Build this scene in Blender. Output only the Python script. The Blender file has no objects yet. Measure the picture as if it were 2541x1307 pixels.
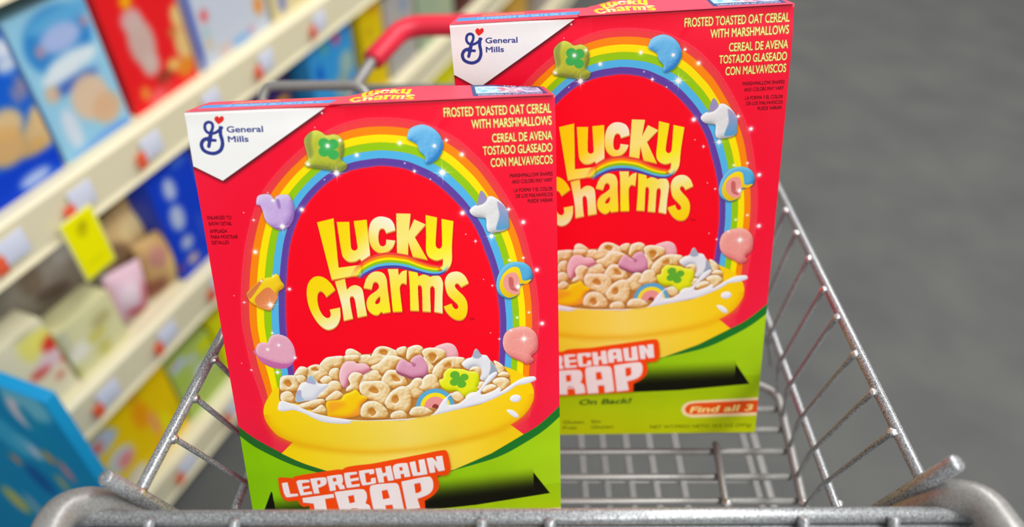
# Two boxes of marshmallow cereal standing in a wire shopping cart in a store's cereal aisle.
import bpy, bmesh, math, random
import numpy as np
from mathutils import Vector, Matrix

S = bpy.context.scene
C = S.collection
random.seed(5)

# ------------------------------------------------------------------ camera, world, lights, exposure
cam_d = bpy.data.cameras.new('camera'); cam = bpy.data.objects.new('camera', cam_d); C.objects.link(cam)
cam.location = (0, 0, 1.32); cam.rotation_euler = (math.radians(48), 0, 0)
cam_d.sensor_fit = 'HORIZONTAL'; cam_d.sensor_width = 36.0; cam_d.lens = 36.0 * 1839.2 / 2541
cam_d.clip_start = .02; cam_d.clip_end = 60
cam_d.dof.use_dof = True; cam_d.dof.focus_distance = .415; cam_d.dof.aperture_fstop = cam_d.lens / 8.5   # an 8.5 mm opening
S.camera = cam
S.view_settings.view_transform = 'Standard'; S.view_settings.look = 'None'; S.view_settings.gamma = 1; S.view_settings.exposure = 0.0
w = bpy.data.worlds.new('store_ambience'); S.world = w; w.use_nodes = True
w.node_tree.nodes['Background'].inputs[0].default_value = (1.0, .985, .97, 1); w.node_tree.nodes['Background'].inputs[1].default_value = .44

def srgb(c, a=1.0):
    f = lambda v: (v / 12.92 if v <= .04045 else ((v + .055) / 1.055) ** 2.4)
    return tuple(f(v / 255) for v in c[:3]) + (a,)
def tag(o, label=None, cat=None, group=None, kind=None):
    if label: o['label'] = label
    if cat: o['category'] = cat
    if group: o['group'] = group
    if kind: o['kind'] = kind
    return o
def empty(name, loc=(0, 0, 0)):
    o = bpy.data.objects.new(name, None); C.objects.link(o); o.location = loc; o.empty_display_size = .05; return o

# ------------------------------------------------------------------ materials
def mat(name, col=None, rough=.5, metal=0.0, attr=None, bump=None, spec=.5, noise=None):
    m = bpy.data.materials.new(name); m.use_nodes = True; nt = m.node_tree; b = nt.nodes['Principled BSDF']
    b.inputs['Roughness'].default_value = rough; b.inputs['Metallic'].default_value = metal; b.inputs['Specular IOR Level'].default_value = spec
    if col: b.inputs['Base Color'].default_value = srgb(col)
    if attr:
        a = nt.nodes.new('ShaderNodeVertexColor'); a.layer_name = attr; nt.links.new(a.outputs['Color'], b.inputs['Base Color'])
    tc = nt.nodes.new('ShaderNodeTexCoord')
    if noise:   # (scale, colour a, colour b, lo, hi)
        n = nt.nodes.new('ShaderNodeTexNoise'); n.inputs['Scale'].default_value = noise[0]; n.inputs['Detail'].default_value = 4
        r = nt.nodes.new('ShaderNodeValToRGB'); r.color_ramp.elements[0].color = srgb(noise[1]); r.color_ramp.elements[1].color = srgb(noise[2])
        r.color_ramp.elements[0].position = noise[3]; r.color_ramp.elements[1].position = noise[4]
        nt.links.new(tc.outputs['Object'], n.inputs['Vector']); nt.links.new(n.outputs['Fac'], r.inputs[0]); nt.links.new(r.outputs[0], b.inputs['Base Color'])
    if bump:    # (scale, strength, distance)
        n = nt.nodes.new('ShaderNodeTexNoise'); n.inputs['Scale'].default_value = bump[0]; n.inputs['Detail'].default_value = 3
        u = nt.nodes.new('ShaderNodeBump'); u.inputs['Strength'].default_value = bump[1]; u.inputs['Distance'].default_value = bump[2]
        nt.links.new(tc.outputs['Object'], n.inputs['Vector']); nt.links.new(n.outputs['Fac'], u.inputs['Height']); nt.links.new(u.outputs[0], b.inputs['Normal'])
    return m

M = {}
M['print'] = mat('printed_card', attr='Col', rough=.4, bump=(260, .12, .0004), spec=.12)
M['zinc'] = mat('sparkling_zinc_coat', rough=.34, metal=.5, noise=(2300, (78, 81, 84), (236, 240, 243), .40, .66), bump=(1800, .3, .0002))
M['zinc_dull'] = mat('dull_zinc_tube', rough=.4, metal=.4, noise=(2100, (112, 110, 107), (186, 186, 184), .3, .7), bump=(900, .2, .0002))
M['weld'] = mat('weld_bead', rough=.25, metal=.9, noise=(900, (190, 190, 190), (246, 246, 246), .35, .6), bump=(600, .8, .0008))
M['red_grip'] = mat('red_plastic_grip', (240, 44, 70), rough=.4)
M['cream'] = mat('cream_shelf_steel', (240, 231, 196), rough=.5)
M['shelf_dark'] = mat('shelf_back_board', (62, 54, 52), rough=.8, noise=(3, (50, 43, 42), (74, 66, 63), .3, .7))
M['carpet'] = mat('dark_grey_floor', rough=.85, noise=(5, (85, 87, 87), (97, 98, 96), .3, .7), bump=(400, .3, .002), spec=.3)
M['wheel'] = mat('grey_rubber', (90, 90, 92), rough=.7)
M['lamp'] = mat('lit_ceiling_tube', (255, 255, 255)); M['lamp'].node_tree.nodes['Principled BSDF'].inputs['Emission Color'].default_value = (1, .98, .95, 1); M['lamp'].node_tree.nodes['Principled BSDF'].inputs['Emission Strength'].default_value = 5.0
M['lamp_body'] = mat('white_lamp_housing', (235, 235, 235))
_flat = {}
def flat(c, rough=.5):
    k = (tuple(c), rough)
    if k not in _flat: _flat[k] = mat('plain_%d_%d_%d' % tuple(c), c, rough=rough)
    return _flat[k]

# ------------------------------------------------------------------ mesh helpers
def build(name, bm, m, parent=None, smooth=True):
    me = bpy.data.meshes.new(name); bm.normal_update(); bm.to_mesh(me); bm.free()
    o = bpy.data.objects.new(name, me); C.objects.link(o); me.materials.append(m)
    if smooth:
        me.polygons.foreach_set('use_smooth', [True] * len(me.polygons))
    if parent: o.parent = parent
    return o
def fillet(P, r, n=6):
    """Round the inner corners of a polyline with radius r (in metres)."""
    P = [Vector(p) for p in P]; out = [P[0]]
    for i in range(1, len(P) - 1):
        a, b, c = P[i-1], P[i], P[i+1]; d = min(r, (a-b).length * .48, (c-b).length * .48)
        p, q = b + (a-b).normalized() * d, b + (c-b).normalized() * d
        for k in range(n + 1):
            t = k / n; out.append(p * (1-t)**2 + b * 2*t*(1-t) + q * t*t)
    out.append(P[-1]); return out
def tube(bm, P, r, seg=14, cap=True):
    P = [Vector(p) for p in P]; rings = []; prev = None
    for i, p in enumerate(P):
        t = (P[min(i+1, len(P)-1)] - P[max(i-1, 0)]).normalized()
        if prev is None:
            u = t.orthogonal().normalized()
        else:
            u = (prev - t * prev.dot(t)).normalized()
        prev = u; v = t.cross(u); rr = r[i] if isinstance(r, (list, tuple)) else r
        rings.append([bm.verts.new(p + (u * math.cos(a) + v * math.sin(a)) * rr) for a in (2*math.pi*k/seg for k in range(seg))])
    for a, b in zip(rings, rings[1:]):
        for k in range(seg): bm.faces.new((a[k], a[(k+1) % seg], b[(k+1) % seg], b[k]))
    if cap: bm.faces.new(rings[0][::-1]); bm.faces.new(rings[-1])
def rod(name, P, r, m, parent, round_=0.0, seg=14):
    bm = bmesh.new(); P = fillet(P, round_) if round_ else P
    # slightly domed ends
    P = [Vector(p) for p in P]; rr = [r] * len(P); d0 = (P[0]-P[1]).normalized(); d1 = (P[-1]-P[-2]).normalized()
    P = [P[0] + d0 * r * .25] + P + [P[-1] + d1 * r * .25]; rr = [r * .8] + rr + [r * .8]
    tube(bm, P, rr, seg); o = build(name, bm, m, parent)
    return o
def bead(name, p, r, parent):
    bm = bmesh.new(); bmesh.ops.create_icosphere(bm, subdivisions=2, radius=r); rnd = random.Random(str(p))
    for v in bm.verts: v.co = v.co * (1 + rnd.uniform(-.18, .18)) + Vector(p)
    return build(name, bm, M['weld'], parent)
def box_bm(bm, x0, x1, y0, y1, z0, z1, bev=0.0, T=None):
    r = bmesh.ops.create_cube(bm, size=1)
    for v in r['verts']: v.co = Vector(((x0+x1)/2 + v.co.x*(x1-x0), (y0+y1)/2 + v.co.y*(y1-y0), (z0+z1)/2 + v.co.z*(z1-z0)))
    if bev:
        ed = list({e for v in r['verts'] for e in v.link_edges}); g = bmesh.ops.bevel(bm, geom=ed, offset=bev, segments=2, affect='EDGES', profile=.5)
    return bm
def grid_mesh(name, X, Y, Z, COL, m, parent=None, keep=None):
    """A grid surface (arrays ny x nx) with a colour per vertex."""
    ny, nx = X.shape; me = bpy.data.meshes.new(name); n = nx * ny
    me.vertices.add(n); co = np.stack([X, Y, Z], -1).reshape(-1).astype(np.float32); me.vertices.foreach_set('co', co)
    i = np.arange(n).reshape(ny, nx); q = np.stack([i[:-1, :-1], i[1:, :-1], i[1:, 1:], i[:-1, 1:]], -1)
    q = q[keep] if keep is not None else q.reshape(-1, 4)
    me.loops.add(q.size); me.loops.foreach_set('vertex_index', q.reshape(-1).astype(np.int32))
    me.polygons.add(len(q)); me.polygons.foreach_set('loop_start', (np.arange(len(q)) * 4).astype(np.int32))
    me.update(calc_edges=True)
    c = np.clip(COL / 255.0, 0, 1); c = np.where(c <= .04045, c / 12.92, ((c + .055) / 1.055) ** 2.4)
    a = me.color_attributes.new('Col', 'FLOAT_COLOR', 'POINT'); buf = np.ones((n, 4), np.float32); buf[:, :3] = c.reshape(-1, 3); a.data.foreach_set('color', buf.reshape(-1))
    me.polygons.foreach_set('use_smooth', [True] * len(me.polygons)); me.materials.append(m)
    o = bpy.data.objects.new(name, me); C.objects.link(o)
    if parent: o.parent = parent
    return o

JR = lambda x, y: (115.428 + (x - 500)*0.03830 + (y - 1050)*-0.00286, 178.353 + (x - 500)*0.00313 + (y - 1050)*0.04356)
# ------------------------------------------------------------------ printed artwork
# All print coordinates are millimetres on the face of the carton: x to the right, y down from its top edge.
def to_pts(s):
    out = []
    for t in s.split():
        c = t.endswith('!'); a, b = t.rstrip('!').split(','); out.append((float(a), float(b), c))
    return out

def spline(s, n=6, closed=True):
    """Catmull-Rom through the points; a point marked with ! stays a corner."""
    P = to_pts(s) if isinstance(s, str) else s
    N = len(P); out = []
    for i in range(N if closed else N - 1):
        a, b = P[i], P[(i + 1) % N]
        pa, nb = P[(i - 1) % N], P[(i + 2) % N]
        if not closed and i == 0: pa = a
        if not closed and i == N - 2: nb = b
        if a[2]: ta = (b[0] - a[0], b[1] - a[1])
        else: ta = ((b[0] - pa[0]) / 2, (b[1] - pa[1]) / 2)
        if b[2]: tb = (b[0] - a[0], b[1] - a[1])
        else: tb = ((nb[0] - a[0]) / 2, (nb[1] - a[1]) / 2)
        if a[2] and b[2]: out.append((a[0], a[1])); continue
        for k in range(n):
            t = k / n; t2 = t * t; t3 = t2 * t
            h1, h2, h3, h4 = 2*t3 - 3*t2 + 1, t3 - 2*t2 + t, -2*t3 + 3*t2, t3 - t2
            out.append((h1*a[0] + h2*ta[0] + h3*b[0] + h4*tb[0], h1*a[1] + h2*ta[1] + h3*b[1] + h4*tb[1]))
    if not closed: out.append((P[-1][0], P[-1][1]))
    return out

def oval(cx, cy, rx, ry=None, n=28, rot=0.0):
    ry = rx if ry is None else ry; c, s = math.cos(rot), math.sin(rot)
    return [(cx + rx*math.cos(a)*c - ry*math.sin(a)*s, cy + rx*math.cos(a)*s + ry*math.sin(a)*c)
            for a in (2*math.pi*k/n for k in range(n))]

def blur(a, r):
    if r < 0.4: return a
    k = int(max(1, round(r * 2.5))); x = np.arange(-k, k + 1); w = np.exp(-x*x / (2*r*r)); w /= w.sum()
    for ax in (0, 1):
        pad = [(0, 0)] * a.ndim; pad[ax] = (k, k)
        b = np.pad(a, pad, mode='edge'); o = np.zeros_like(a)
        for i, q in enumerate(w):
            sl = [slice(None)] * a.ndim; sl[ax] = slice(i, i + a.shape[ax]); o += q * b[tuple(sl)]
        a = o
    return a

class Print:
    """Paints shapes onto a fine grid of colours; the grid becomes the vertex colours of the printed panel."""
    def __init__(s, w, h, cell, base, seed=3):
        s.w, s.h, s.cell = w, h, cell
        s.nx, s.ny = int(round(w / cell)) + 1, int(round(h / cell)) + 1
        s.C = np.empty((s.ny, s.nx, 3)); s.C[:] = base; s.rng = np.random.default_rng(seed); s.xf = None; s.up = False
    def mask(s, rings, pad=0.0, ss=3):
        if rings and not isinstance(rings[0], list): rings = [rings]
        if s.xf: rings = [[s.xf(*p) for p in r] for r in rings]
        xs = [p[0] for r in rings for p in r]; ys = [p[1] for r in rings for p in r]
        x0 = max(0, int((min(xs) - pad) / s.cell) - 1); x1 = min(s.nx, int((max(xs) + pad) / s.cell) + 3)
        y0 = max(0, int((min(ys) - pad) / s.cell) - 1); y1 = min(s.ny, int((max(ys) + pad) / s.cell) + 3)
        if x1 <= x0 or y1 <= y0: return None
        W, H = (x1 - x0) * ss, (y1 - y0) * ss
        acc = np.zeros((H, W + 1), np.int32)
        for r in rings:
            R = [((p[0] / s.cell - x0 + 0.5) * ss, (p[1] / s.cell - y0 + 0.5) * ss) for p in r]
            for i in range(len(R)):
                (ax, ay), (bx, by) = R[i], R[(i + 1) % len(R)]
                if ay == by: continue
                if ay > by: ax, ay, bx, by = bx, by, ax, ay
                ya = max(0, int(math.ceil(ay - 0.5))); yb = min(H, int(math.ceil(by - 0.5)))
                if yb <= ya: continue
                yy = np.arange(ya, yb); xx = ax + (yy + 0.5 - ay) * (bx - ax) / (by - ay)
                xi = np.clip(np.ceil(xx - 0.5), 0, W).astype(int)
                np.add.at(acc, (yy, xi), 1)
        cov = (np.cumsum(acc, axis=1)[:, :W] % 2).astype(float)
        return (y0, y1, x0, x1, cov.reshape(y1 - y0, ss, x1 - x0, ss).mean(axis=(1, 3)))
    def color(s, fill, y0, y1, x0, x1, cov=None):
        if len(fill) == 3 and not isinstance(fill[0], (tuple, list)): return np.array(fill, float)
        # (colour0, colour1[, colour2], dx, dy): linear blend across the shape's own bounds
        cols = [np.array(c, float) for c in fill if isinstance(c, tuple)]; dx, dy = fill[-2:]
        Y, X = np.mgrid[0:y1 - y0, 0:x1 - x0]; t = X * dx + Y * dy
        m = cov > 0.5 if cov is not None and (cov > 0.5).any() else np.ones_like(t, bool)
        lo, hi = t[m].min(), t[m].max(); t = np.clip((t - lo) / max(hi - lo, 1e-6), 0, 1)[..., None]
        if len(cols) == 2: return cols[0] * (1 - t) + cols[1] * t
        return np.where(t < .5, cols[0] * (1 - 2*t) + cols[1] * 2*t, cols[1] * (2 - 2*t) + cols[2] * (2*t - 1))
    def lay(s, m, col, a=1.0):
        if m is None: return
        y0, y1, x0, x1, cov = m; k = (cov * a)[..., None]
        s.C[y0:y1, x0:x1] = s.C[y0:y1, x0:x1] * (1 - k) + col * k
    def fill(s, rings, fill, a=1.0, soft=0.0):
        m = s.mask(rings, pad=soft * 3)
        if m is None: return
        y0, y1, x0, x1, cov = m; col = s.color(fill, y0, y1, x0, x1, cov)
        if soft: cov = blur(cov, soft / s.cell)
        s.lay((y0, y1, x0, x1, cov), col, a)
    def shift(s, rings, dx, dy):
        if rings and not isinstance(rings[0], list): rings = [rings]
        return [[(x + dx, y + dy) for x, y in r] for r in rings]
    def puff(s, rings, base, light, dark, r=1.6, speck=0.0, edge=None, k=2.6, grain=None):
        """A rounded, lit lump such as a cereal piece in a picture."""
        if edge: s.fill(s.shift(rings, 0.15, 0.5), edge, 0.75, soft=0.55)
        m = s.mask(rings, pad=r * 2)
        if m is None: return
        y0, y1, x0, x1, cov = m; h = blur(cov, r / s.cell) + 0.35 * blur(cov, r * .4 / s.cell)
        n = s.rng.random(cov.shape) - .5; n2 = blur(s.rng.random(cov.shape) - .5, .7 / s.cell) * 5
        h = h + n2 * speck * .25
        gy, gx = np.gradient(h); q = (gy * .85 + gx * .5) * k * r / s.cell
        q = np.clip(q, -1, 1)[..., None]
        b, l, d = (np.array(c, float) for c in (base, light, dark))
        col = np.where(q > 0, b * (1 - q) + l * q, b * (1 + q) - d * q)
        col = col + (n * 14 * (1 if speck else .35))[..., None]
        if grain is not None:
            g = np.clip((n2 - .25) * 1.6, 0, .6)[..., None] * (cov > .5)[..., None]; col = col * (1 - g) + np.array(grain) * g
        s.lay((y0, y1, x0, x1, cov), np.clip(col, 0, 255))
    def stroke(s, pts, w, fill, a=1.0, soft=0.0):
        L, R = [], []
        n = len(pts); ws = w if isinstance(w, (list, tuple)) else [w] * n
        for i, (x, y) in enumerate(pts):
            ax, ay = pts[max(0, i - 1)]; bx, by = pts[min(n - 1, i + 1)]
            d = math.hypot(bx - ax, by - ay) or 1; nx, ny = -(by - ay) / d, (bx - ax) / d; k = ws[min(i * len(ws) // n, len(ws) - 1)] / 2
            L.append((x + nx * k, y + ny * k)); R.append((x - nx * k, y - ny * k))
        for i in range(n - 1): # short quads so a path may cross itself
            s.fill([L[i], L[i+1], R[i+1], R[i]], fill, a, soft)
        for p in pts[::1]:
            s.fill(oval(p[0], p[1], ws[0] / 2, n=12), fill, a, soft)
    def spark(s, x, y, r, glow=False):
        r = r * (1.15 if glow else 1.3)
        if s.xf: x, y = s.xf(x, y)
        R = r * 1.3; x0, x1 = max(0, int((x - R) / s.cell)), min(s.nx, int((x + R) / s.cell) + 1)
        y0, y1 = max(0, int((y - R) / s.cell)), min(s.ny, int((y + R) / s.cell) + 1)
        if x1 <= x0 or y1 <= y0: return
        Y, X = np.mgrid[y0:y1, x0:x1]; u = (X * s.cell - x) / r; v = (Y * s.cell - y) / r; d = np.hypot(u, v)
        g = np.exp(-(d / .28) ** 2) * 1.15 + .35 * np.exp(-(d / .55) ** 2)
        if not glow:
            g = np.exp(-(d / .16) ** 2) * 1.2 + np.exp(-(np.abs(u) / .03) ** 1.2) * np.clip(1 - np.abs(v), 0, 1) ** 1.6 + np.exp(-(np.abs(v) / .03) ** 1.2) * np.clip(1 - np.abs(u), 0, 1) ** 1.6
            if r > 2.5:
                p, q = (u + v) * .707, (u - v) * .707
                for e, f in ((p, q), (q, p)): g = g + .6 * np.exp(-(np.abs(e) / .03) ** 1.2) * np.clip(1 - np.abs(f) * 1.8, 0, 1)
            g = g + .25 * np.exp(-(d / .3) ** 2)
        s.lay((y0, y1, x0, x1, np.clip(g, 0, 1)), np.array((255., 252, 250)))
    def text(s, body, bl, br, cap, fill, bold=0.0, slant=0.0, outline=None, ow=0.3, a=1.0, soft=0.0):
        """Lettering whose baseline runs from bl to br (mm), capitals `cap` mm tall."""
        tris, w, ch = glyphs(body, bold)
        ux, uy = br[0] - bl[0], br[1] - bl[1]; d = math.hypot(ux, uy); ux /= d; uy /= d; vx, vy = (uy, -ux) if not s.up else (-uy, ux)
        k = d / w; q = cap / ch
        T = lambda x, y: (bl[0] + ux * (x*k + slant*y*q) + vx * y*q, bl[1] + uy * (x*k + slant*y*q) + vy * y*q)
        rings = [[T(*p) for p in t] for t in tris]
        if outline:
            m = s.mask(rings, pad=ow * 4)
            if m: y0, y1, x0, x1, c = m; s.lay((y0, y1, x0, x1, np.clip(blur(c, ow / s.cell) * 2.2, 0, 1)), np.array(outline, float), .85)
        s.fill(rings, fill, a, soft)

_gl = {}
def glyphs(body, bold):
    """Triangles of a line of text in the built-in typeface, its width and the height of its capitals."""
    key = (body, bold)
    if key in _gl: return _gl[key]
    def tri(b):
        cu = bpy.data.curves.new('lettering', 'FONT'); cu.body = b; cu.size = 1; cu.offset = bold; cu.fill_mode = 'FRONT'; cu.resolution_u = 4
        o = bpy.data.objects.new('lettering', cu); C.objects.link(o)
        dg = bpy.context.evaluated_depsgraph_get(); me = o.evaluated_get(dg).to_mesh()
        T = [[(me.vertices[i].co.x, me.vertices[i].co.y) for i in p.vertices] for p in me.polygons]
        o.evaluated_get(dg).to_mesh_clear(); bpy.data.objects.remove(o); bpy.data.curves.remove(cu)
        return T
    T = tri(body); H = tri('H'); xs = [p[0] for t in T for p in t]; x0 = min(xs)
    y0 = min(p[1] for t in H for p in t); y1 = max(p[1] for t in H for p in t)
    T = [[(x - x0, y - y0) for x, y in t] for t in T]
    _gl[key] = (T, max(xs) - x0, y1 - y0); return _gl[key]

YEL, CRM = (255, 218, 0), (252, 240, 160)
LETTERS = [  # outlines of the brand lettering: rings, blend of its fill
 (['59.56,61.04! 68.48,59.27! 68.2,87.4! 80.36,86.43! 80.16,91.97! 63.74,94.17!'], (YEL, (255,226,10), (253,240,140), .6, .8)),
 (['69.99,61.46! 76.6,61.66! 76.08,74.39 76.46,77.16 77.75,78 79.14,77.44 79.63,75.18 79.08,61.4! 86.06,60.99! 86.04,81.15! 80.95,84.39! 80.33,82.81! 77.53,84.18 74.09,84.14 71.57,81.74 70.7,77.87'], (YEL, (255,224,20), (253,244,190), .7, .7)),
 (['100.84,67.76! 95.81,69.15! 95.06,66.96 93.85,66.32 92.29,67.21 91.35,70.92 91.47,74.54 92.42,76.24 93.96,76.45 95.12,75.23 95.55,72.8! 100.36,73.66! 98.92,76.92 96.31,79.41 92.89,80.38 89.65,79.3 87.16,76.22 86.25,71.79 86.71,66.31 88.47,62.1 91.4,59.98 94.7,59.76 98.42,61.23 100.37,64.21'], ((250,246,225), (252,240,170), (253,222,60), -.6, .8)),
 (['102.13,58.4! 109.77,59! 108.07,68.98! 111.51,62.24! 117.47,65.46! 111.04,72.23! 117.18,85.7! 109.2,83.43! 107.34,74.77! 106.65,82.26! 100.74,80.72!'], ((252,232,110), (253,236,130), (255,222,30), .3, .8)),
 (['117.84,60.13! 123.92,61.9! 122.24,75.64 122.54,78.72 124.05,79.76 125.29,78.77 125.81,75.85 126.3,62.79! 132.65,64.47! 131.08,77.93 130.41,87.41 128.11,91.77 125.73,93.43! 123.64,90.59! 125.13,89.48 125.76,85.63! 121.66,86.27 117.87,83.95 116.73,80.03 117.34,71.26'], ((254,226,30), (255,240,10), (253,244,150), .3, .9)),
 (['64.99,100.17! 59.69,104.08! 58.65,101.88 57.14,100.38 55.32,101.66 54.52,106.18 55.07,111.13 56.61,114.94 58.67,116.76 60.44,116.13 60.95,114 60.63,111.81! 66.49,110.85! 66.03,116.83 63.84,121.36 60.47,123.64 57.08,123.4 53.52,119.7 50.8,113.92 49.3,107.66 49.26,100.96 50.73,95.62 53.91,92.23 57.29,91.72 60.45,93.24 63.16,96.42'], (YEL, (255,222,20), (250,246,205), .4, 1)),
 (['65.36,95.24! 70.95,94.03! 71.4,100.59! 73.84,98.62 76.69,98.2 79.33,99.89 80.16,102.98 80.42,109.13 80.96,116.61! 75.63,117.49! 75.2,107.56 74.35,104.74 73.12,104.66 72.4,106.14 72.52,111.69 73.02,117.93! 67.8,118.95! 67.44,108.88'], ((253,222,70), (251,244,190), (253,236,120), .3, 1)),
 (['80.62,99.97! 82.65,94.65 85.74,91.54 89.16,90.86 92.41,92.26 93.77,95.97 93.81,100.83 94.28,115.34! 89.77,115.84! 89.3,114.69! 86.84,116.7 84.05,115.89 81.77,112.93 81.49,108.59 83.36,105.03 86.98,102.52 88.83,100.81 89.05,98.39 87.79,96.79 86.33,97.31 85.61,99.08 84.96,101.16!', '89.24,105.72 87.44,106.83 86.09,109.21 87.14,110.2 88.77,109.08'], ((252,238,130), (254,226,70), (255,240,30), .1, 1)),
 (['94.83,89.88! 100.54,90.05! 100.5,93.96! 102.66,91.69 105.24,91.07! 104.48,99.36! 102.11,98.6 100.7,100.64 100.51,104.29 100.88,115.44! 95.61,115.39! 95.46,107.03 95.36,94.84'], ((252,236,120), (254,232,60), (255,244,10), .1, 1)),
 (['106.21,91.61! 111.03,92.81! 111.31,95.25! 114.33,94.23 117.09,95.31 117.9,95.97! 120.5,95.22 123.29,96.01 124.69,99.14 124.58,102.8 123.91,108.91 123.44,118.23! 118.78,116.97! 119.9,104.33 119.23,101.53 118.21,101.47 117.32,103.55 116.77,116.83! 112.2,116.21! 112.83,103.26 112.18,100.47 111.16,100.4 110.6,101.89 110.22,115.76! 105.37,115.25! 106.13,101.6'], ((255,238,30), (253,232,90), (251,244,190), 1, .2)),
 (['139.19,100.98! 134.77,103.15! 133.28,100.91 131.86,100.82 131.35,102.62 133.04,105.19 136.29,109.11 137.79,113.57 137.21,119.17 134.99,122.49 131.47,122.88 128.1,120.75 125.42,117.11 124.33,114.22! 128.87,112.66! 129.61,114.89 130.98,116.23 132.28,115.7 132.29,113.51 129.86,110.55 127.17,107.27 126,102.89 125.98,98.61 127.91,95.08 131.41,93.67 134.79,94.31 137.51,96.91'], ((251,244,190), (254,226,50), (255,214,0), .2, 1)),
]
RB = ['73.86,92.89 77.17,87.72 81.39,84.41 86.65,81.78 92.34,80.35 97.35,80.36 102.01,81.4 106.18,82.37 111.57,85.37 117.03,87.8 121.46,89.15 124.31,88.85 125.91,85.95',
      '80.42,94.51 81.65,93.39 84.01,92.03 89.25,89.97 94.34,89.44 97.14,89.5 101.1,89.81 106.61,91.35 112.67,93.54 117.66,95.06 122.76,95.39 126.25,94.09 129.23,90.96']
BANDS = [(238, 72, 62), (255, 136, 18), (255, 232, 0), (140, 200, 24), (92, 186, 236), (86, 66, 160)]

def brand(P, small=False):
    rings = [[spline(r) for r in R] for R, f in LETTERS]
    for r in rings: P.fill(P.shift(r, .25, 1.25), (150, 0, 24), .55, soft=.5)
    for r in rings:
        for k in range(5): P.fill(P.shift(r, .05, .15 + .16 * k), (226, 138, 46))
    for r, (R, f) in zip(rings, LETTERS):
        P.fill(r, f)
    A, B = spline(to_pts(RB[0]), 5, False), spline(to_pts(RB[1]), 5, False); n = len(A)
    x_a, x_b = (A[0][0] + 1, A[-1][0])
    for b in range(6):
        ln = lambda t: [(A[j][0] * (1 - t) + B[j][0] * t, A[j][1] * (1 - t) + B[j][1] * t) for j in range(n)]
        m = P.mask([ln(b / 6 - (.02 if b else 0)) + ln((b + 1) / 6)[::-1]])
        if m is None: continue
        X = (np.arange(m[2], m[3]) * P.cell)[None, :]
        if P.xf: fade = 1.0
        else: fade = np.clip((X - x_a) / 7.5, .12, 1) * np.clip((x_b + (3 if b > 3 else 0) - X) / 4, 0, 1)
        P.lay((*m[:4], m[4] * fade), np.array(BANDS[b], float))

GLOW = (255, 120, 130)
INNER = '33.33,169.33 36.64,148.39 35.57,138.84 35.28,126.99 36.81,109.86 38.8,96.05 41.87,80.5 44.65,70.53 49.4,59.93 56,50.25 64.47,42.11 72.43,36.96 80.99,33.81 88.71,32.69 97.01,32.23 107.49,34.06 114.24,37.01 123,42.07 131.18,49.83 139.16,59.96 145.25,70.86 148.97,82.3 151.93,92.24 154.58,105.73 155.81,121.67 155.48,136.36 154.17,152.09 151.93,178.95'
OUTER = '18.19,178.78 15.51,159.72 13.11,144.54 12.35,129.58 12.01,116.69 13.82,101.33 16.17,88.23 18.92,76.79 22.15,66.26 27.95,52.26 34.84,41.22 44.19,31.33 53.26,23.67 62.53,17.15 74.18,10.99 85.87,7.98 97.32,7.45 109.73,8.62 122.08,11.68 136.4,19.53 146.59,29.25 151.92,35.62 159.92,48.43 166.78,61.48 170.93,72.34 174.18,86.43 176.19,97.85 177.95,112.19 178.34,126.75 177.31,141.54 176.11,152.95 174.76,169.92 170.57,191.51'

def resample(P, n):
    d = [0]
    for i in range(1, len(P)): d.append(d[-1] + math.hypot(P[i][0] - P[i-1][0], P[i][1] - P[i-1][1]))
    x = np.linspace(0, d[-1], n); return list(zip(np.interp(x, d, [p[0] for p in P]), np.interp(x, d, [p[1] for p in P])))

CER = dict(base=(240, 213, 160), light=(255, 248, 230), dark=(206, 142, 62), r=1.25, speck=1.5, edge=(140, 84, 30), grain=(218, 160, 88))
def cereal(P, s, hole=None):
    P.puff([spline(s)] + ([spline(hole)] if hole else []), **CER)
    if hole: P.fill(spline(hole), ((196, 120, 34), (226, 160, 80), 0, 1), .92, soft=.12)
def clover(P, pts, col, w):
    for x, y, r in pts: P.fill(oval(x, y, r, r * .92), col)
    cx = sum(p[0] for p in pts) / 4; cy = sum(p[1] for p in pts) / 4; P.fill(oval(cx, cy, w), col)

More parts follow.
